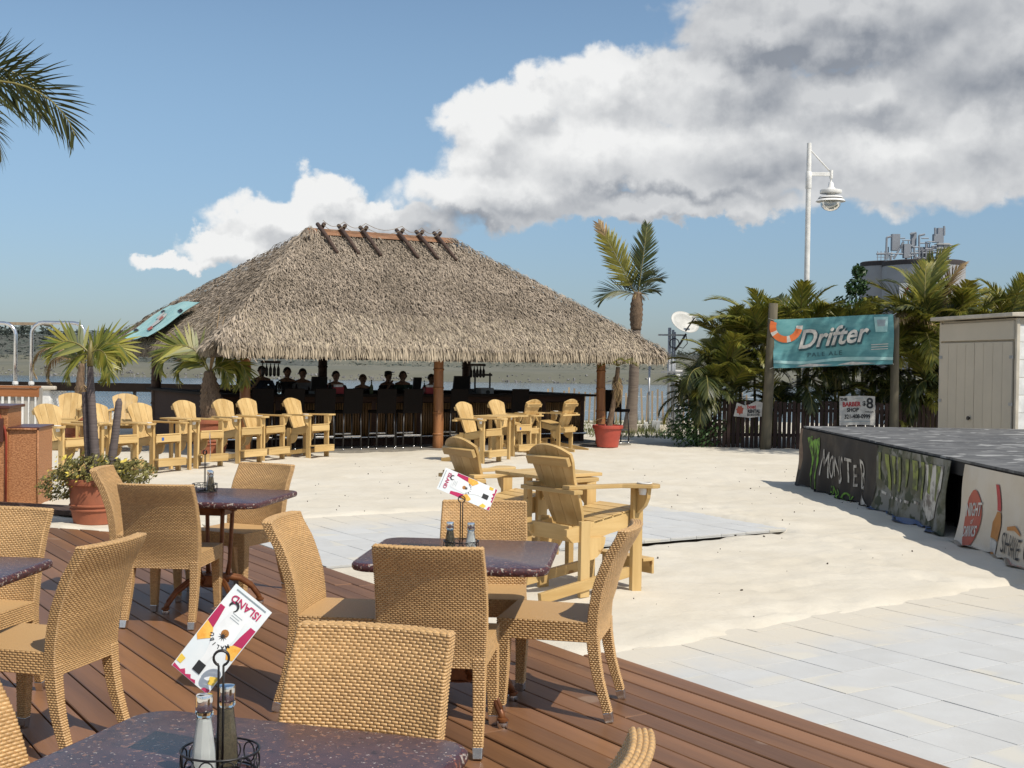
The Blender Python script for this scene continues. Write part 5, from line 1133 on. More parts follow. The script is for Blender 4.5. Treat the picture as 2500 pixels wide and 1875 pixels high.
# ------------------------------------------------------------------ garden shed
A = AT(2292, 900, 22.0); B = AT(2481, 900, 19.7)
fx = Vector((B.x - A.x, B.y - A.y)); Wd = fx.length; ang = math.atan2(fx.y, fx.x)
t = thing('garden_shed', 'beige double-door storage shed standing behind the stage', 'shed', (A.x, A.y, sand_z(A.x, A.y) - .02), ang)
H = 2.62; D = 1.5
MB().box((Wd / 2, D / 2, H / 2), (Wd - .06, D - .06, H)).build('body', 'shed', t)
for x in (.03, Wd - .03): [MB().box((x, yy, H / 2), (.06, .06, H)).build('corner_post', 'shed_roof', t, bevel=.01) for yy in (.03, D - .03)]
MB().box((Wd / 2, -.005, H - .19), (Wd - .10, .05, .30)).build('door_header', 'shed', t, bevel=.008)
for k in range(2):
    dr = MB().box((.08 + (Wd - .16) * (.25 + .5 * k), -.004, (H - .40) / 2 + .04), ((Wd - .16) / 2 - .012, .04, H - .42)).build('door', 'shed', t, bevel=.008)
    for j in range(1, 4): MB().box((.08 + (Wd - .16) * (.5 * k + .125 * j), -.0265, (H - .40) / 2 + .04), (.008, .0025, H - .46)).build('groove', 'shed', dr)
MB().lathe([(.015, 0), (.015, .02), (.035, .025), (.035, .045), (.01, .05)], 12, (Wd / 2 - .10, -.025, .98), rot=Matrix.Rotation(R(90), 3, 'X')).build('door_knob', 'dark_metal', t, smooth='auto')
for k in range(9): MB().box((Wd - .028, D / 2, .14 + k * .28), (.012, D - .12, .272)).build('siding_board', 'white_paint', t, bevel=.003)
for x in (.10, Wd - .10):
    for z in (.35, 1.25, 2.0): MB().box((x, -.028, z), (.10, .012, .05)).build('hinge', 'galv', t, bevel=.003)
rf = MB().add([(-.08, -.14, H + .02), (Wd + .08, -.14, H + .02), (Wd + .08, D + .1, H + .02), (-.08, D + .1, H + .02), (-.08, -.14, H + .08), (Wd + .08, -.14, H + .08), (Wd + .08, D + .1, H + .18), (-.08, D + .1, H + .18)], [(3, 2, 1, 0), (4, 5, 6, 7), (0, 1, 5, 4), (1, 2, 6, 5), (2, 3, 7, 6), (3, 0, 4, 7)]).build('roof', 'shed_roof', t, bevel=.01)

# ------------------------------------------------------------------ brown fence, hedge of palms, banner and signs
FY = 27.5
f0 = AT(1712, 1000, FY); f1 = AT(2420, 1000, FY)
t = thing('fence', 'dark brown upright board fence under the palm hedge', 'fence', (f0.x, FY, 0)); L = f1.x - f0.x; r = random.Random(6)
nsl = int(L / .102)
for k in range(nsl):
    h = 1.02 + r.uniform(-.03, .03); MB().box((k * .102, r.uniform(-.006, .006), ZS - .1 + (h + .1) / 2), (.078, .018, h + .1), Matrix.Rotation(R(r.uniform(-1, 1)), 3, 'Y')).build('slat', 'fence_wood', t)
for z in (.15, .70): MB().box((L / 2, .03, z), (L, .035, .07)).build('rail', 'fence_wood', t)
mA = fr('areca', L=1.55, nl=38, ll=.44, arch=1.3, lw=.034, leaf='palm_leaf', seed=31, e0=.55, hang=.28, fold=.35)
mB = fr('areca2', L=1.35, nl=34, ll=.42, arch=1.7, lw=.032, leaf='palm_leaf_dark', seed=32, e0=.6, hang=.4, fold=.25)
mC = fr('arecay', L=1.4, nl=36, ll=.42, arch=1.5, lw=.034, leaf='palm_yellow', seed=33, e0=.6, hang=.35, fold=.3)
mD = fr('drydown', L=1.3, nl=26, ll=.40, arch=2.2, lw=.018, leaf='palm_dead', seed=34, e0=.8, hang=.9, fold=.0)
HEDGE = [ # px, y, crown z, fronds, spread scale, yellow share, label
 (1722, 28.2, 1.05, 18, .9, .05, 'low dark palm at the left end of the hedge by the satellite mast'),
 (1775, 28.3, 1.35, 18, .95, .05, 'dark palm left of the banner with fronds down to the fence'),
 (1800, 28.9, 2.15, 16, .95, .25, 'palm with a yellowing frond just left of the banner post'),
 (1865, 28.6, 2.45, 16, .95, .1, 'palm whose fronds stand behind the left banner post'),
 (1950, 28.7, 2.45, 18, 1.0, .1, 'palm rising behind the left half of the banner, around the lamp post'),
 (2030, 28.4, 2.35, 16, .95, .35, 'palm with a golden frond hanging over the middle of the banner'),
 (2105, 28.6, 2.3, 16, .95, .15, 'palm behind the right half of the banner'),
 (2195, 28.9, 2.3, 14, 1.0, .1, 'palm behind the right banner post, below the silos'),
 (2255, 28.7, 2.45, 20, 1.2, .15, 'big palm with tall upright fronds right of the banner'),
 (2275, 28.2, 1.45, 16, .95, 0, 'dark palm filling the gap between banner and shed'),
 (2345, 29.4, 2.75, 16, 1.1, .3, 'palm with orange-yellow fronds showing above the shed roof'),
 (2455, 29.4, 2.75, 14, 1.1, .2, 'palm behind the shed at the right picture edge'),
 (1900, 28.3, 1.05, 14, .62, 0, 'shaded palm under the left part of the banner'),
 (2040, 28.4, 1.2, 14, .62, 0, 'shaded palm under the middle of the banner'),
 (2160, 28.3, 1.2, 14, .62, 0, 'shaded palm beside the right banner post, low down')]
for i, (px, y, cz, nf, s, yl, lab) in enumerate(HEDGE):
    p = AT(px, 890, y); r = random.Random(100 + i); t = thing('palm', lab, 'palm', (p.x, y, ZS), 0, 'palms of the hedge')
    for k in range(4):
        a = r.uniform(0, 6.28); rr = .16; ringed_trunk(t, [(rr * math.cos(a), rr * math.sin(a), 0), (rr * 1.3 * math.cos(a), rr * 1.3 * math.sin(a), (cz - ZS) * .6), (rr * 1.5 * math.cos(a), rr * 1.5 * math.sin(a), cz - ZS - .1 * k)], [.035, .03, .022], 'rachis', 7, .2, .08, name='stem')
    nf = int(nf * 1.5)
    for k in range(nf):
        az = 360 * k / nf + r.uniform(-14, 14); el = r.uniform(-30, 45) if k % 3 else r.uniform(30, 62)
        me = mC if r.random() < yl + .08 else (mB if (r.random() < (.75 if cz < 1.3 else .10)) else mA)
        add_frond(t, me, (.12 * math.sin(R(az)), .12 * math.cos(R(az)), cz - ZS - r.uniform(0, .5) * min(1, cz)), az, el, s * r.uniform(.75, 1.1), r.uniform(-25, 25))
    if i == 8:
        for az, el, s_ in ((60, 66, 1.5), (40, 58, 1.35), (20, 75, 1.2), (-40, 60, 1.2)): add_frond(t, mA, (0, 0, cz - ZS), az, el, s_)
        add_frond(t, fr('tallred', L=1.6, nl=36, ll=.42, arch=.7, lw=.03, leaf='palm_dead', seed=36, e0=.4, hang=.25), (.1, 0, cz - ZS), 62, 50, 1.25)
    if i == 7:
        for az, el, s_ in ((-70, 20, 1.0), (80, 10, 1.1), (150, 10, .9), (200, 20, 1.0)): add_frond(t, mD, (0, -.3, cz - ZS + .1), az, el, s_)
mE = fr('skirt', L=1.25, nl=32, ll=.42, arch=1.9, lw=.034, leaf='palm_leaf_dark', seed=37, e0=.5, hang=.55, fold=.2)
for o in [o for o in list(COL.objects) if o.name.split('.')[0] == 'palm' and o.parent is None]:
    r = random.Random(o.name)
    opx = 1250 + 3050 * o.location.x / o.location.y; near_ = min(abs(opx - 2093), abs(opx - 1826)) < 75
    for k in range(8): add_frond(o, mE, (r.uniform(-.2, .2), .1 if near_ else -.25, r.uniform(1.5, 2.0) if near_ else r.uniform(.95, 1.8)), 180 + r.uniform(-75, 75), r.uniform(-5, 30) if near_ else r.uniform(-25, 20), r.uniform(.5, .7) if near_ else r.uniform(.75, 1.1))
def shade_tree(x, y, h, rad, n, lab, seed):
    t = thing('shade_tree', lab, 'tree', (x, y, ZS)); MB().tube([(0, 0, 0), (.1, 0, h * .4), (.05, .1, h)], [.22, .16, .06], 10).build('trunk', 'log', t, smooth=True)
    r = random.Random(seed)
    for k in range(7):
        a = 6.28 * k / 7 + r.uniform(-.3, .3); d = rad * .62; c = (d * math.cos(a), d * math.sin(a), h + r.uniform(-.7, .7)); MB().tube([(.05, 0, h * .6), (c[0] * .5, c[1] * .5, h * .85), c], [.08, .05, .02], 7).build('limb', 'log', t, smooth=True); leafy(t, 'crown', 'shrub_leaf', c, (rad * .55, rad * .55, rad * .4), n, .13, seed * 9 + k, shell=.1)
    leafy(t, 'crown', 'shrub_leaf', (0, 0, h + .5), (rad * .6, rad * .6, rad * .45), n, .13, seed * 9 + 8, shell=.1)
shade_tree(12.3, 22.0, 9.4, 2.2, 420, 'leafy tree just outside the right picture edge, shading the hedge', 2)
shade_tree(12.4, 11.0, 6.4, 2.7, 170, 'open leafy tree outside the right picture edge, dappling the stage', 3)
p = AT(2082, 890, 28.9); t = thing('leafy_bush', 'dense small-leaved bush standing tall behind the banner, left of the silos', 'bush', (p.x, 28.9, ZS))
MB().tube([(0, 0, 0), (.02, 0, 1.6), (.05, 0, 3.0), (.03, 0, 4.0)], [.05, .04, .025, .008], 8).build('trunk', 'log', t, smooth=True)
for k, (dx, dz, rr) in enumerate(((0, 2.55, .55), (-.10, 3.15, .42), (.06, 3.65, .28), (.10, 4.02, .18), (.35, 3.2, .32), (-.35, 2.6, .35))): leafy(t, 'foliage', 'shrub_leaf' if k != 4 else 'palm_leaf', (dx, 0, dz), (rr, rr, rr * .85), int(900 * rr + 150), .055, 40 + k, shell=.3)
leafy(thing('low_bush', 'dark low bush at the foot of the fence by the satellite mast', 'bush', (*AT(1700, 900, 27.6).xy, ZS)), 'foliage', 'shrub_leaf', (0, 0, .4), (.7, .45, .55), 1500, .05, 61, shell=.2)

def pole(name, px, y, ztop, lab, r0=.10, lean=(0, 0)):
    p = AT(px, 890, y); t = thing(name, lab, 'post', (p.x, y, ZS)); ringed_trunk(t, [(0, 0, -.2), (lean[0] * .5, 0, ztop * .5), (lean[0], 0, ztop - ZS)], [r0 * 1.12, r0, r0 * .92], 'post_wood', 12, .5, .02, name='shaft'); return p
BY = 26.95
pA = pole('banner_post', 1871, BY, 3.02, 'round weathered post holding the left end of the turquoise banner', .105, (.13, 0)); pB = pole('banner_post', 2186, BY, 2.75, 'round weathered post holding the right end of the turquoise banner', .09, (-.02, 0))
a = AT(1889, 835, BY - .13); b_ = AT(2181, 828, BY - .13); Wb = b_.x - a.x; Hb = 1.06
t = thing('turquoise_banner', 'turquoise beer banner reading Drifter stretched between two posts', 'banner', ((a.x + b_.x) / 2, BY - .13, (a.z + b_.z) / 2 - .02))
tl = (b_.z - a.z) / Wb
def fn(x, y, h): return Vector((x, -h - .035 * math.sin(x * 2.2 + y) - .02 * math.sin(y * 5 + x) - .015 * math.sin((x + y) * 6), y * (1 + .03 * x / Wb) + tl * x + .02 * math.sin(x * 1.5)))
b = MB(); b.grid(lambda u, v: fn((u - .5) * Wb, (v - .5) * Hb, 0), 40, 16); b.grid(lambda u, v: fn((u - .5) * Wb, (v - .5) * Hb, -.008), 40, 16, flip=True); b.build('cloth', 'teal', t, smooth=True)
flat([[(-Wb / 2, -.36), (-.6, -.40), (.2, -.34), (Wb / 2, -.38), (Wb / 2, -.44), (0, -.42), (-.7, -.46), (-Wb / 2, -.42)]], fn, .012, 'teal_pale', 'print_wave', t)
flat([[(-.8 + .9 * k, -.50), (-.5 + .9 * k, -.45), (.0 + .9 * k, -.50), (-.4 + .9 * k, -.52)] for k in range(2)], fn, .013, 'print_white', 'print_foam', t)
rg = []
for k in range(14):
    a0, a1 = R(160 + 200 * k / 14), R(160 + 200 * (k + 1) / 14)
    rg.append((k, [(-1.02 + .36 * math.cos(a0), .38 + .36 * math.sin(a0)), (-1.02 + .36 * math.cos(a1), .38 + .36 * math.sin(a1)), (-1.02 + .22 * math.cos(a1), .38 + .22 * math.sin(a1)), (-1.02 + .22 * math.cos(a0), .38 + .22 * math.sin(a0))]))
flat([q for k, q in rg if k % 5 != 3], fn, .014, 'print_orange', 'print_lifebuoy', t); flat([q for k, q in rg if k % 5 == 3], fn, .0145, 'print_white', 'print_lifebuoy_band', t)
for dx, dy, m, lf, bd in ((.025, -.03, 'teal_dark', .013, .022), (0, 0, 'print_white', .019, .010)):
    text_mesh('Drifter', .50, lambda x, y, h, dx=dx, dy=dy: fn(-.05 + x * 1.02 + dx + .0, .10 + y * 1.12 + dy + x * .07, h), m, 'print_word', t, shear=.28, bold=bd, lift=lf)
text_mesh('PALE ALE', .13, lambda x, y, h: fn(-.18 + x * 1.15, -.26 + y + x * .03, h), 'teal_dark', 'print_word', t, spacing=1.25, lift=.013)
gl = [(1.0 - .16, .48), (1.0 + .16, .48), (1.0 + .13, .16), (1.0 - .12, .16)]
flat([gl], fn, .013, 'teal_pale', 'print_glass', t); flat([[(.90, .42), (1.10, .42), (1.08, .28), (.92, .28)]], fn, .016, 'print_grey', 'print_glass_label', t); flat([[(.80, -.10 - .05 * k), (1.16, -.09 - .05 * k), (1.16, -.105 - .05 * k), (.80, -.115 - .05 * k)] for k in range(3)], fn, .013, 'print_white', 'print_smallprint', t)
for sx in (-1, 1):
    for sy in (-1, 1): MB().tube([fn(sx * Wb / 2 * .985, sy * Hb / 2 * .95, .0), fn(sx * (Wb / 2 + .10), sy * (Hb / 2 + .03), -.10)], .006, 5).build('rope', 'print_white', t)
# cardboard signs on the fence
c = AT(2093, 1003, FY - .06); t = thing('barber_sign', 'white sign for a barber shop at eight dollars leaning on the fence', 'sign', c)
def fn(x, y, h): return Vector((x, -h - .012 * math.sin(x * 6 + y * 4) + y * .05, y + .012 * math.sin(x * 5 + 1)))
b = MB(); b.grid(lambda u, v: fn((u - .5) * .78, (v - .5) * .64, 0), 10, 8); b.grid(lambda u, v: fn((u - .5) * .78, (v - .5) * .64, -.006), 10, 8, flip=True); b.build('board', 'print_white', t, smooth=True)
def w(s, size, x, y, m, sx=1.0, bold=.004): text_mesh(s, size, lambda a, b_, h: fn(x + a * sx, y + b_, h), m, 'print_word', t, bold=bold, lift=.006)
w('THE', .085, -.30, .25, 'print_black'); w('BARBER', .135, -.13, .135, 'print_red', .82, .006); w('SHOP', .12, -.10, .01, 'print_black', .85, .005); w('$', .14, .145, .15, 'print_black'); w('8', .32, .27, .15, 'print_black', 1.0, .008); w('HAIRCUTS', .05, .26, -.03, 'print_black', .8, .001); w('321-408-0999', .125, 0, -.135, 'print_black', .80, .005); w('CANAVERAL', .04, 0, -.245, 'print_grey', 1.8, 0) if False else None
flat([[(-.30, -.235), (.28, -.23), (.28, -.245), (-.30, -.25)], [(-.05, .275), (.12, .28), (.12, .265), (-.05, .26)]], fn, .006, 'print_grey', 'print_rule', t)
c = AT(1829, 1001, FY - .06); t = thing('boat_rental_sign', 'torn white boat rental sign on the fence beside the left banner post', 'sign', c)
def fn(x, y, h): return Vector((x, -h - .01 * math.sin(x * 7) + y * .04, y + .03 * x))
pl = [(-.34, -.13), (-.27, .17), (-.10, .10), (.0, .12), (.16, .20), (.34, .14), (.36, -.14), (.0, -.17)]
MB().prism(pl, lambda x, y, h: fn(x, y, h - .008), .008).build('board', 'print_white', t)
w('boat', .12, .05, .07, 'print_red', .9, .004); w('RENTAL', .10, .10, -.03, 'print_black', .75, .005); w('321-612-1102', .065, .09, -.105, 'print_black', .75, .003)
flat([[(-.20 + .09 * math.cos(R(a)) * (1 if k % 2 else .75), .0 + .11 * math.sin(R(a)) * (1 if k % 2 else .7)) for k, a in enumerate(range(0, 360, 24))]], fn, .006, 'print_red_faded', 'print_emblem', t)

# ------------------------------------------------------------------ street lamp
p = AT(1966, 890, 30.2); t = thing('street_lamp', 'white street lamp with a hanging bell-shaped lantern above the hedge', 'street lamp', (p.x, 30.2, ZS))
s = 30.2 / 3050
def Hh(py, px=1966): return EYE.z + (890 + .0145 * (px - 1250) - py) * s - ZS
zt, za, zc = Hh(351), Hh(428), Hh(460)
MB().tube([(0, 0, 0), (0, 0, zc), (0, 0, zc + .001), (0, 0, zt)], [.075, .062, .062, .055], 14).build('pole', 'white_paint', t, smooth='auto')
MB().lathe([(.068, zc - .02), (.075, zc), (.075, za + .05), (.068, za + .07)], 14).build('collar', 'white_paint', t, smooth='auto')
ax = .50; MB().box((ax / 2 + .04, 0, za + .02), (ax, .05, .09)).build('arm', 'white_paint', t, bevel=.006); MB().tube([(.02, 0, zt - .15), (ax + .02, 0, za + .08)], .018, 8).build('stay', 'white_paint', t, smooth=True)
MB().lathe([(.045, -.10), (.045, .10)], 12, (ax + .04, 0, za + .02)).build('arm_end', 'white_paint', t, smooth='auto')
lt = MB().lathe([(.02, -.08), (.02, -.16), (.05, -.17), (.06, -.20), (.07, -.28), (.12, -.33), (.255, -.36), (.26, -.38), (.26, -.43), (.255, -.44), (.10, -.45), (.10, -.49), (.27, -.52), (.30, -.555), (.10, -.54), (.10, -.565), (.31, -.585), (.355, -.635), (.34, -.64), (.20, -.60)], 28, (ax + .04, 0, za)).build('lantern', 'white_paint', t, smooth='auto')
MB().lathe([(.24, -.625), (.245, -.68), (.22, -.76), (.15, -.83), (.05, -.865), (.0, -.87)], 24, (ax + .04, 0, za)).build('globe', 'lamp_glass', lt, smooth=True)

# ------------------------------------------------------------------ satellite mast, shore fence, grass
p = G(1640, 1052, -.13); x, y = p.x, p.y; t = thing('satellite_mast', 'satellite dish on a grey steel mast with a white utility box', 'satellite dish', (x, y, sand_z(x, y)))
s = y / 3050
def dz(py): return EYE.z + (895.5 - py) * s - sand_z(x, y)
for k, dx in enumerate((-.10, 0.0, .06)): MB().tube([(dx, .04 * k, 0), (dx, .04 * k, dz(800 + 5 * k))], .045 - .01 * k, 8).build('mast', 'galv', t, smooth=True)
for z, w_ in ((dz(818), .75), (dz(908), .55), (dz(1020), .75), (dz(1056), .8)): MB().box((-.05, -.06, z), (w_, .03, .045)).build('strut', 'galv', t)
MB().tube([(.05, -.05, dz(855)), (.18, -.12, dz(838)), (.32, -.20, dz(815))], .03, 8).build('dish_arm', 'dark_metal', t, smooth=True)
dc = Vector((.26, -.22, dz(789))); nrm = Vector((.30, -.84, .45)).normalized(); q = rot_to(nrm)
prf = [(.02, .0), (.16, .012), (.28, .035), (.38, .065), (.385, .06), (.28, .02), (.15, -.012), (.01, -.02)]
ds = MB(); ds.lathe(prf, 30, dc, rot=q @ Matrix.Diagonal((1.08, .82, 1.1)).to_3x3()); ds.build('dish', 'dish', t, smooth=True)
fp = dc + nrm * .36 + Vector((.16, 0, .02)); MB().bar(fp - Vector((.10, 0, .05)), fp + Vector((.10, 0, .06)), .06, .06).build('feed_horn', 'dish', t, bevel=.01); MB().tube([dc + q @ Vector((.05, -.28, .05)), fp], .02, 6).build('feed_arm', 'dark_metal', t, smooth=True)
MB().tube([(.02 + .13 * math.cos(R(a)), -.08, dz(838) + .13 * math.sin(R(a))) for a in range(0, 361, 24)], .014, 6, cap=False).tube([(.32, -.2, dz(818)), (.36, -.2, dz(838)), (.25, -.18, dz(850)), (.1, -.1, dz(846))], .012, 6).build('cable', 'black_wire', t, smooth=True)
MB().box((.13, -.12, (dz(913) + dz(985)) / 2), (.11, .10, dz(913) - dz(985))).build('utility_box', 'white_paint', t, bevel=.015); MB().box((.16, -.02, dz(905)), (.2, .12, .05)).build('box_cap', 'white_paint', t, bevel=.01)
for dx in (.06, .10, .16, .20): MB().tube([(dx, -.10, 0), (dx, -.10, dz(985))], .016, 6).build('conduit', 'galv', t, smooth=True)
MB().box((.24, -.05, (dz(905) + dz(1040)) / 2), (.05, .05, dz(905) - dz(1040))).build('perforated_post', 'galv', t); MB().box((-.45, -.1, .14), (.22, .16, .28)).build('meter_box', 'grey_box', t, bevel=.01); MB().box((-.72, -.12, .12), (.10, .10, .24)).build('valve_cover', 'white_paint', t, bevel=.01)
MB().tube([(-.62, .3, 0), (-.60, .3, dz(895))], .03, 8).build('side_pole', 'galv', t, smooth=True)
x0, x1 = 1.1, 7.4; yf = 38.2; t = thing('picket_fence', 'leaning weathered picket fence along the shore right of the bar', 'fence', (x0, yf, 0)); r = random.Random(12)
for k in range(int((x1 - x0) / .16)):
    h = r.uniform(.95, 1.2); MB().box((k * .16, 0, sand_z(x0, yf) + h / 2 - .05), (.055, .015, h), Matrix.Rotation(R(r.uniform(-3.5, 3.5)), 3, 'Y')).build('picket', 'picket', t)
for z in (.25, .72): MB().tube([(0, .012, z), ((x1 - x0) / 2, .012, z - .03), (x1 - x0, .012, z)], .006, 5).build('wire', 'galv', t)
b = MB(); r = random.Random(14)
for k in range(5200):
    x = r.uniform(1.6, 7.2); y = r.uniform(30.3, 38); 
    if fbm(x, y, .5) + r.uniform(-.3, .3) < -.02 - .2 * (abs(x - 3.2) < .8): continue
    h = r.uniform(.06, .22) * (1.6 if (3.0 < x < 4.2 and y > 33) else 1); a = r.uniform(0, 6.28); p = Vector((x, y, sand_z(x, y) - .01)); dx = Vector((math.cos(a), math.sin(a), 0)) * .012; tip = p + Vector((r.gauss(0, .06), r.gauss(0, .06), h))
    b.add([p - dx, p + dx, tip], [(0, 1, 2)])
tag(b.build('grass', 'grass'), 'patchy green grass along the shore right of the bar', kind='stuff')
o = MB().box((3.6, 34.2, sand_z(3.6, 34.2) + .06), (1.3, .25, .22)).build('concrete_kerb', 'tile', bevel=.02); tag(o, 'short pale concrete kerb in the grass behind the red pot', 'kerb')

# ------------------------------------------------------------------ left: railing, hoops, woven stand, mesh barrier
RY = 29.2; a = AT(-120, 942, RY); b_ = AT(97, 944, RY); t = thing('wooden_railing', 'orange-brown wooden railing with grey balusters at the left shore', 'railing', (a.x, RY, 0)); L = b_.x - a.x; zt = a.z
MB().box((L / 2, 0, zt), (L, .20, .05)).build('top_rail', 'rail_wood', t, bevel=.006); MB().box((L / 2, -.05, zt - .13), (L, .04, .20)).build('fascia', 'rail_wood', t, bevel=.005); MB().box((L / 2, 0, -.02), (L, .05, .09)).build('bottom_rail', 'grey_slat', t)
for k in range(int(L / .155)): MB().box((.05 + k * .155, 0, (zt - .2) / 2), (.085, .03, zt - .2)).build('baluster', 'grey_slat', t)
for k in range(3): MB().box((.02 + k * (L - .04) / 2, .045, zt / 2 - .05), (.11, .09, zt - .03 + .1)).build('post', 'grey_slat', t)
for i, (p0, p1, lab) in enumerate(((-150, 38, 'shiny metal hoop frame cut off by the left picture edge'), (77, 207, 'shiny metal hoop frame standing behind the little palms at left'))):
    hy = 30.2; A = AT(p0, 850, hy); B = AT(p1, 850, hy); s = hy / 3050; yh = 890 + .0145 * ((p0 + p1) / 2 - 1250); zt = EYE.z + (yh - 788) * s; zb = -.12; rr = .28
    t = thing('hoop_frame', lab, 'metal frame', (A.x, hy, 0), 0, 'metal hoops on the shore'); W_ = B.x - A.x
    pts = [(0, 0, zb), (0, 0, zt - rr)] + [(rr - rr * math.cos(R(q)), 0, zt - rr + rr * math.sin(R(q))) for q in (20, 45, 70, 90)] + [(W_ - rr + rr * math.sin(R(q)), 0, zt - rr + rr * math.cos(R(q))) for q in (0, 20, 45, 70)] + [(W_, 0, zt - rr), (W_, 0, zb)]
    MB().tube(pts, .045, 10).build('tube', 'stainless', t, smooth=True)
    for q in (0, W_): MB().lathe([(.05, -.04), (.07, -.03), (.07, .03), (.05, .04)], 12, (q, 0, 1.0)).build('clamp', 'white_paint', t, smooth='auto')
A = AT(36, 790, 30.3); B = AT(96, 792, 30.3); o = MB().box(((A.x + B.x) / 2, 30.3, A.z), (B.x - A.x + .5, .06, .07)).build('cross_board', 'picket'); tag(o, 'narrow weathered board lying across the two metal hoops', 'board')
A = AT(0, 950, 32.0); o = thing('cabin_top', 'pale flat boat cabin top just over the wooden railing', 'boat', (A.x - .6, 33.0, 0)); MB().box((.6, 0, .84), (2.6, 1.4, .10)).build('cabin_roof', 'banner_cream', o, bevel=.03); MB().box((.6, 0, .2), (2.3, 1.2, 1.2)).build('cabin', 'white_paint', o, bevel=.04); MB().prism([(-1.2, -.9), (2.6, -.9), (3.6, 0), (2.6, .9), (-1.2, .9)], lambda x, y, h: Vector((x, y, -.9 + h)), .6).build('hull', 'white_paint', o)
# woven host stand
A = G(92, 1240, -.06); t = thing('host_stand', 'woven rattan host stand with dark top at the left picture edge', 'host stand', (A.x, A.y, sand_z(A.x, A.y)), R(8))
MB().box((-.16, .35, .43), (.32, .70, .86)).build('side_wing', 'woven_stand', t, bevel=.006); MB().box((-.16, .35, .87), (.35, .74, .025)).build('wing_top', 'stand_top', t, bevel=.005)
MB().box((-.62, .28, .545), (.60, .60, 1.09)).build('cabinet', 'woven_stand', t, bevel=.006); MB().box((-.62, .28, 1.105), (.66, .70, .035)).build('top', 'stand_top', t, bevel=.008)
MB().tube([(-.335, -.03, 0), (-.335, -.03, .75), (-.35, -.03, .86), (-.40, -.03, .96), (-.43, -.03, 1.08)], .014, 8).build('trim', 'red_trim', t, smooth=True); MB().tube([(-.335, -.03, .86), (-.01, -.02, .86)], .01, 6).tube([(-.004, -.004, 0), (-.004, -.004, .86)], .01, 6).build('trim', 'woven_stand', t, smooth=True)
MB().box((-.62, -.045, .85), (.52, .03, .26)).build('niche', 'stand_top', t)
# dark mesh barrier behind the row
A = hut(-4.4, 7.2, 0); t = thing('mesh_barrier', 'black-topped wire mesh barrier along the shore left of the bar', 'barrier', (-13.5, 32.5, 0), 0); L = 8.6
MB().box((L / 2, 0, .88), (L, .14, .22)).build('top_rail', 'bar_top', t)
for k in range(8): MB().box((k * L / 7, 0, .38), (.07, .07, 1.0)).build('post', 'dark_metal', t)
b = MB()
for k in range(int(L / .09) + 12):
    for sg in (-1, 1):
        xa = k * .09 - .45 * (1 + sg); xb = xa + sg * .9
        if min(xa, xb) < 0 or max(xa, xb) > L: continue
        b.tube([(xa, 0, -.1), (xb, 0, .8)], .004, 3, cap=False)
tag(b.build('mesh', 'galv', t), kind='stuff')

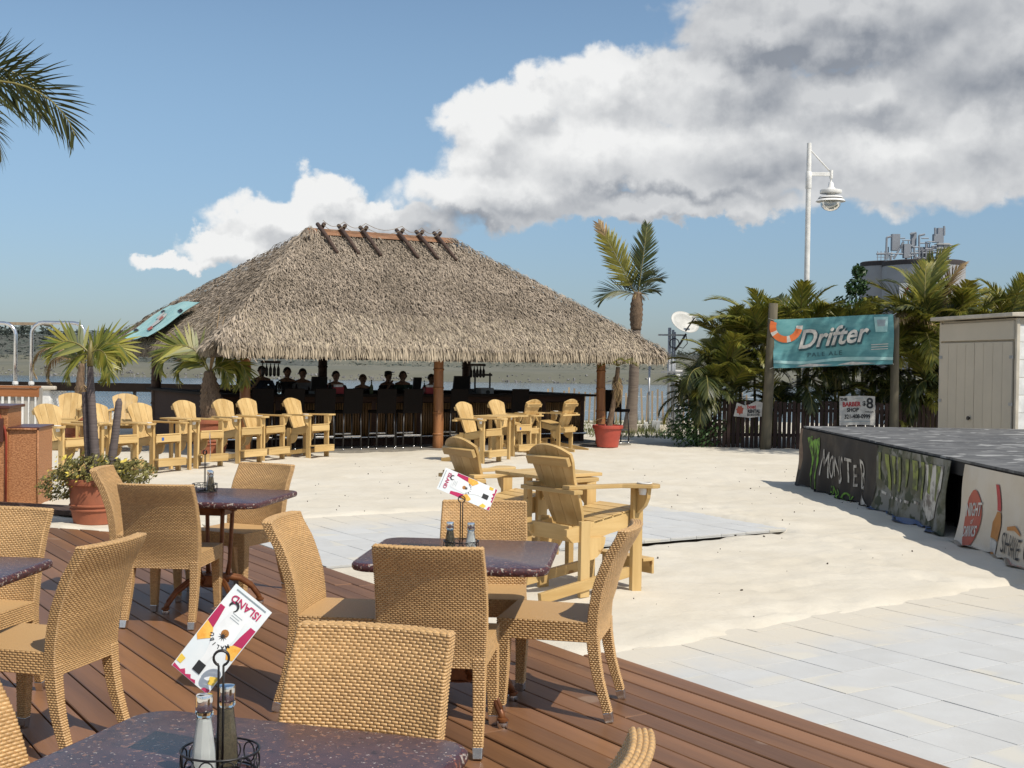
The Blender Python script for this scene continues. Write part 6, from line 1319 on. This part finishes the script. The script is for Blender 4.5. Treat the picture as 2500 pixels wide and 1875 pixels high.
# ------------------------------------------------------------------ silos on the far shore
DS = 265.0; s = DS / 3050
for i, (p0, p1, pt, lab) in enumerate(((2101, 2225, 638, 'grey silo with a dark rim behind the other, left'), (2158, 2352, 637, 'broad grey silo with a white sign and steelwork on top'))):
    A = AT((p0 + p1) / 2, pt + 4, DS + (8 if i == 0 else 0)); rad = (p1 - p0) / 2 * s; t = thing('silo', lab, 'silo', (A.x, A.y, 0), 0, 'silos on the far shore')
    MB().lathe([(rad, -1), (rad, A.z - .9)], 48).build('shell', 'silo', t, smooth='auto'); MB().lathe([(rad * 1.01, A.z - .9), (rad * 1.015, A.z - .7), (rad * 1.015, A.z), (rad * .97, A.z + .15), (.2, A.z + .5)], 48).build('rim', 'silo_dark', t, smooth='auto')
    if i == 0:
        for k in range(5): MB().box((-rad * .55 + k * .75, -rad * .7, A.z + 1.1), (.12, .12, 2.2)).build('rail_post', 'silo_frame', t)
        for z in (.9, 1.8): MB().box((-rad * .55 + 1.5, -rad * .7, A.z + z), (3.4, .1, .12)).build('rail', 'silo_frame', t)
    else:
        sg = thing('silo_sign', 'white sign with red and blue strokes on the broad silo', 'sign', (A.x - rad * .50, A.y - rad * .90, A.z - 6.6), R(-30)); MB().box((0, 0, 0), (6.2, .15, 3.4)).build('panel', 'white_paint', sg)
        for k in range(2): MB().add([(-2.3 + k * .9, -.09, -.9), (-1.75 + k * .9, -.09, -.9), (-1.0 + k * .9, -.09, 1.0), (-1.55 + k * .9, -.09, 1.0)], [(0, 1, 2, 3)]).build('stroke', 'print_red' if k == 0 else 'blue_sticker', sg)
        for k in range(2): MB().add([(-.6, -.09, -.2 - .6 * k), (2.4, -.09, -.2 - .6 * k), (2.4, -.09, -.45 - .6 * k), (-.6, -.09, -.45 - .6 * k)], [(0, 1, 2, 3)]).build('line', 'print_grey', sg)
        def bx(nm, px0, px1, py0, py1, dy=0, m='silo_frame'):
            P0 = AT(px0, py1, DS + dy); P1 = AT(px1, py0, DS + dy); MB().box(((P0.x + P1.x) / 2 - A.x, dy, (P0.z + P1.z) / 2), (P1.x - P0.x, max(1.2, (P1.x - P0.x) * .6), P1.z - P0.z)).build(nm, m, t)
        bx('hopper', 2176, 2196, 572, 612); bx('hopper', 2224, 2236, 568, 600, -2); bx('filter_house', 2278, 2302, 572, 592, 1); bx('elevator_head', 2288, 2306, 557, 574, 1); bx('lift_tower', 2288, 2300, 592, 660, -rad * .9); bx('tower_casing', 2300, 2316, 594, 660, -rad * .88, 'silo'); bx('machine_house', 2205, 2222, 596, 630, -3); bx('machine_house', 2246, 2275, 604, 634, -2)
        for px0, py0, px1, py1 in ((2165, 580, 2163, 634), (2165, 580, 2176, 577), (2206, 590, 2182, 632), (2196, 604, 2230, 600), (2212, 600, 2212, 640), (2232, 600, 2232, 640), (2244, 575, 2244, 640), (2244, 575, 2258, 572), (2261, 590, 2261, 640), (2196, 620, 2300, 616), (2274, 602, 2304, 601), (2232, 628, 2300, 636), (2262, 610, 2290, 604), (2140, 620, 2180, 619), (2305, 552, 2305, 575), (2283, 556, 2283, 575), (2222, 572, 2236, 568)):
            P0 = AT(px0, py0, DS - 3); P1 = AT(px1, py1, DS - 3); MB().tube([P0 - Vector((A.x, A.y, 0)), P1 - Vector((A.x, A.y, 0))], .22, 6).build('pipe', 'silo_frame', t)
        rr = random.Random(55)
        for k in range(34):
            px0 = rr.uniform(2160, 2300); py0 = rr.uniform(580, 628); vert = rr.random() < .5; P0 = AT(px0, py0, DS - 4 + rr.uniform(-3, 6)); P1 = AT(px0 + (0 if vert else rr.uniform(10, 34)), py0 + (rr.uniform(10, 40) if vert else rr.uniform(-2, 2)), P0.y); P1.z = max(P1.z, A.z)
            MB().tube([P0 - Vector((A.x, A.y, 0)), P1 - Vector((A.x, A.y, 0))], .13, 5).build('lattice_bar', 'silo_frame', t)
        for k in range(7): bx('tower_landing', 2284, 2318, 596 + k * 10, 597.5 + k * 10, -rad * .9, 'dish')

# ------------------------------------------------------------------ loose bits on the sand
b = MB(); r = random.Random(77)
for k in range(260):
    x = r.uniform(-3, 7); y = r.uniform(7, 22); n, s_ = to_ns(x, y)
    if n < 4.4 or (s_ < 6.1 and n < 9.7): continue
    h = r.uniform(.004, .014); q = Quaternion((r.random(), r.random(), r.random(), r.random())).normalized().to_matrix(); b.box((x, y, sand_z(x, y) + h * .3), (h * 1.6, h, h * .7), q)
tag(b.build('debris', 'soil'), 'scattered specks of debris on the sand', kind='stuff')
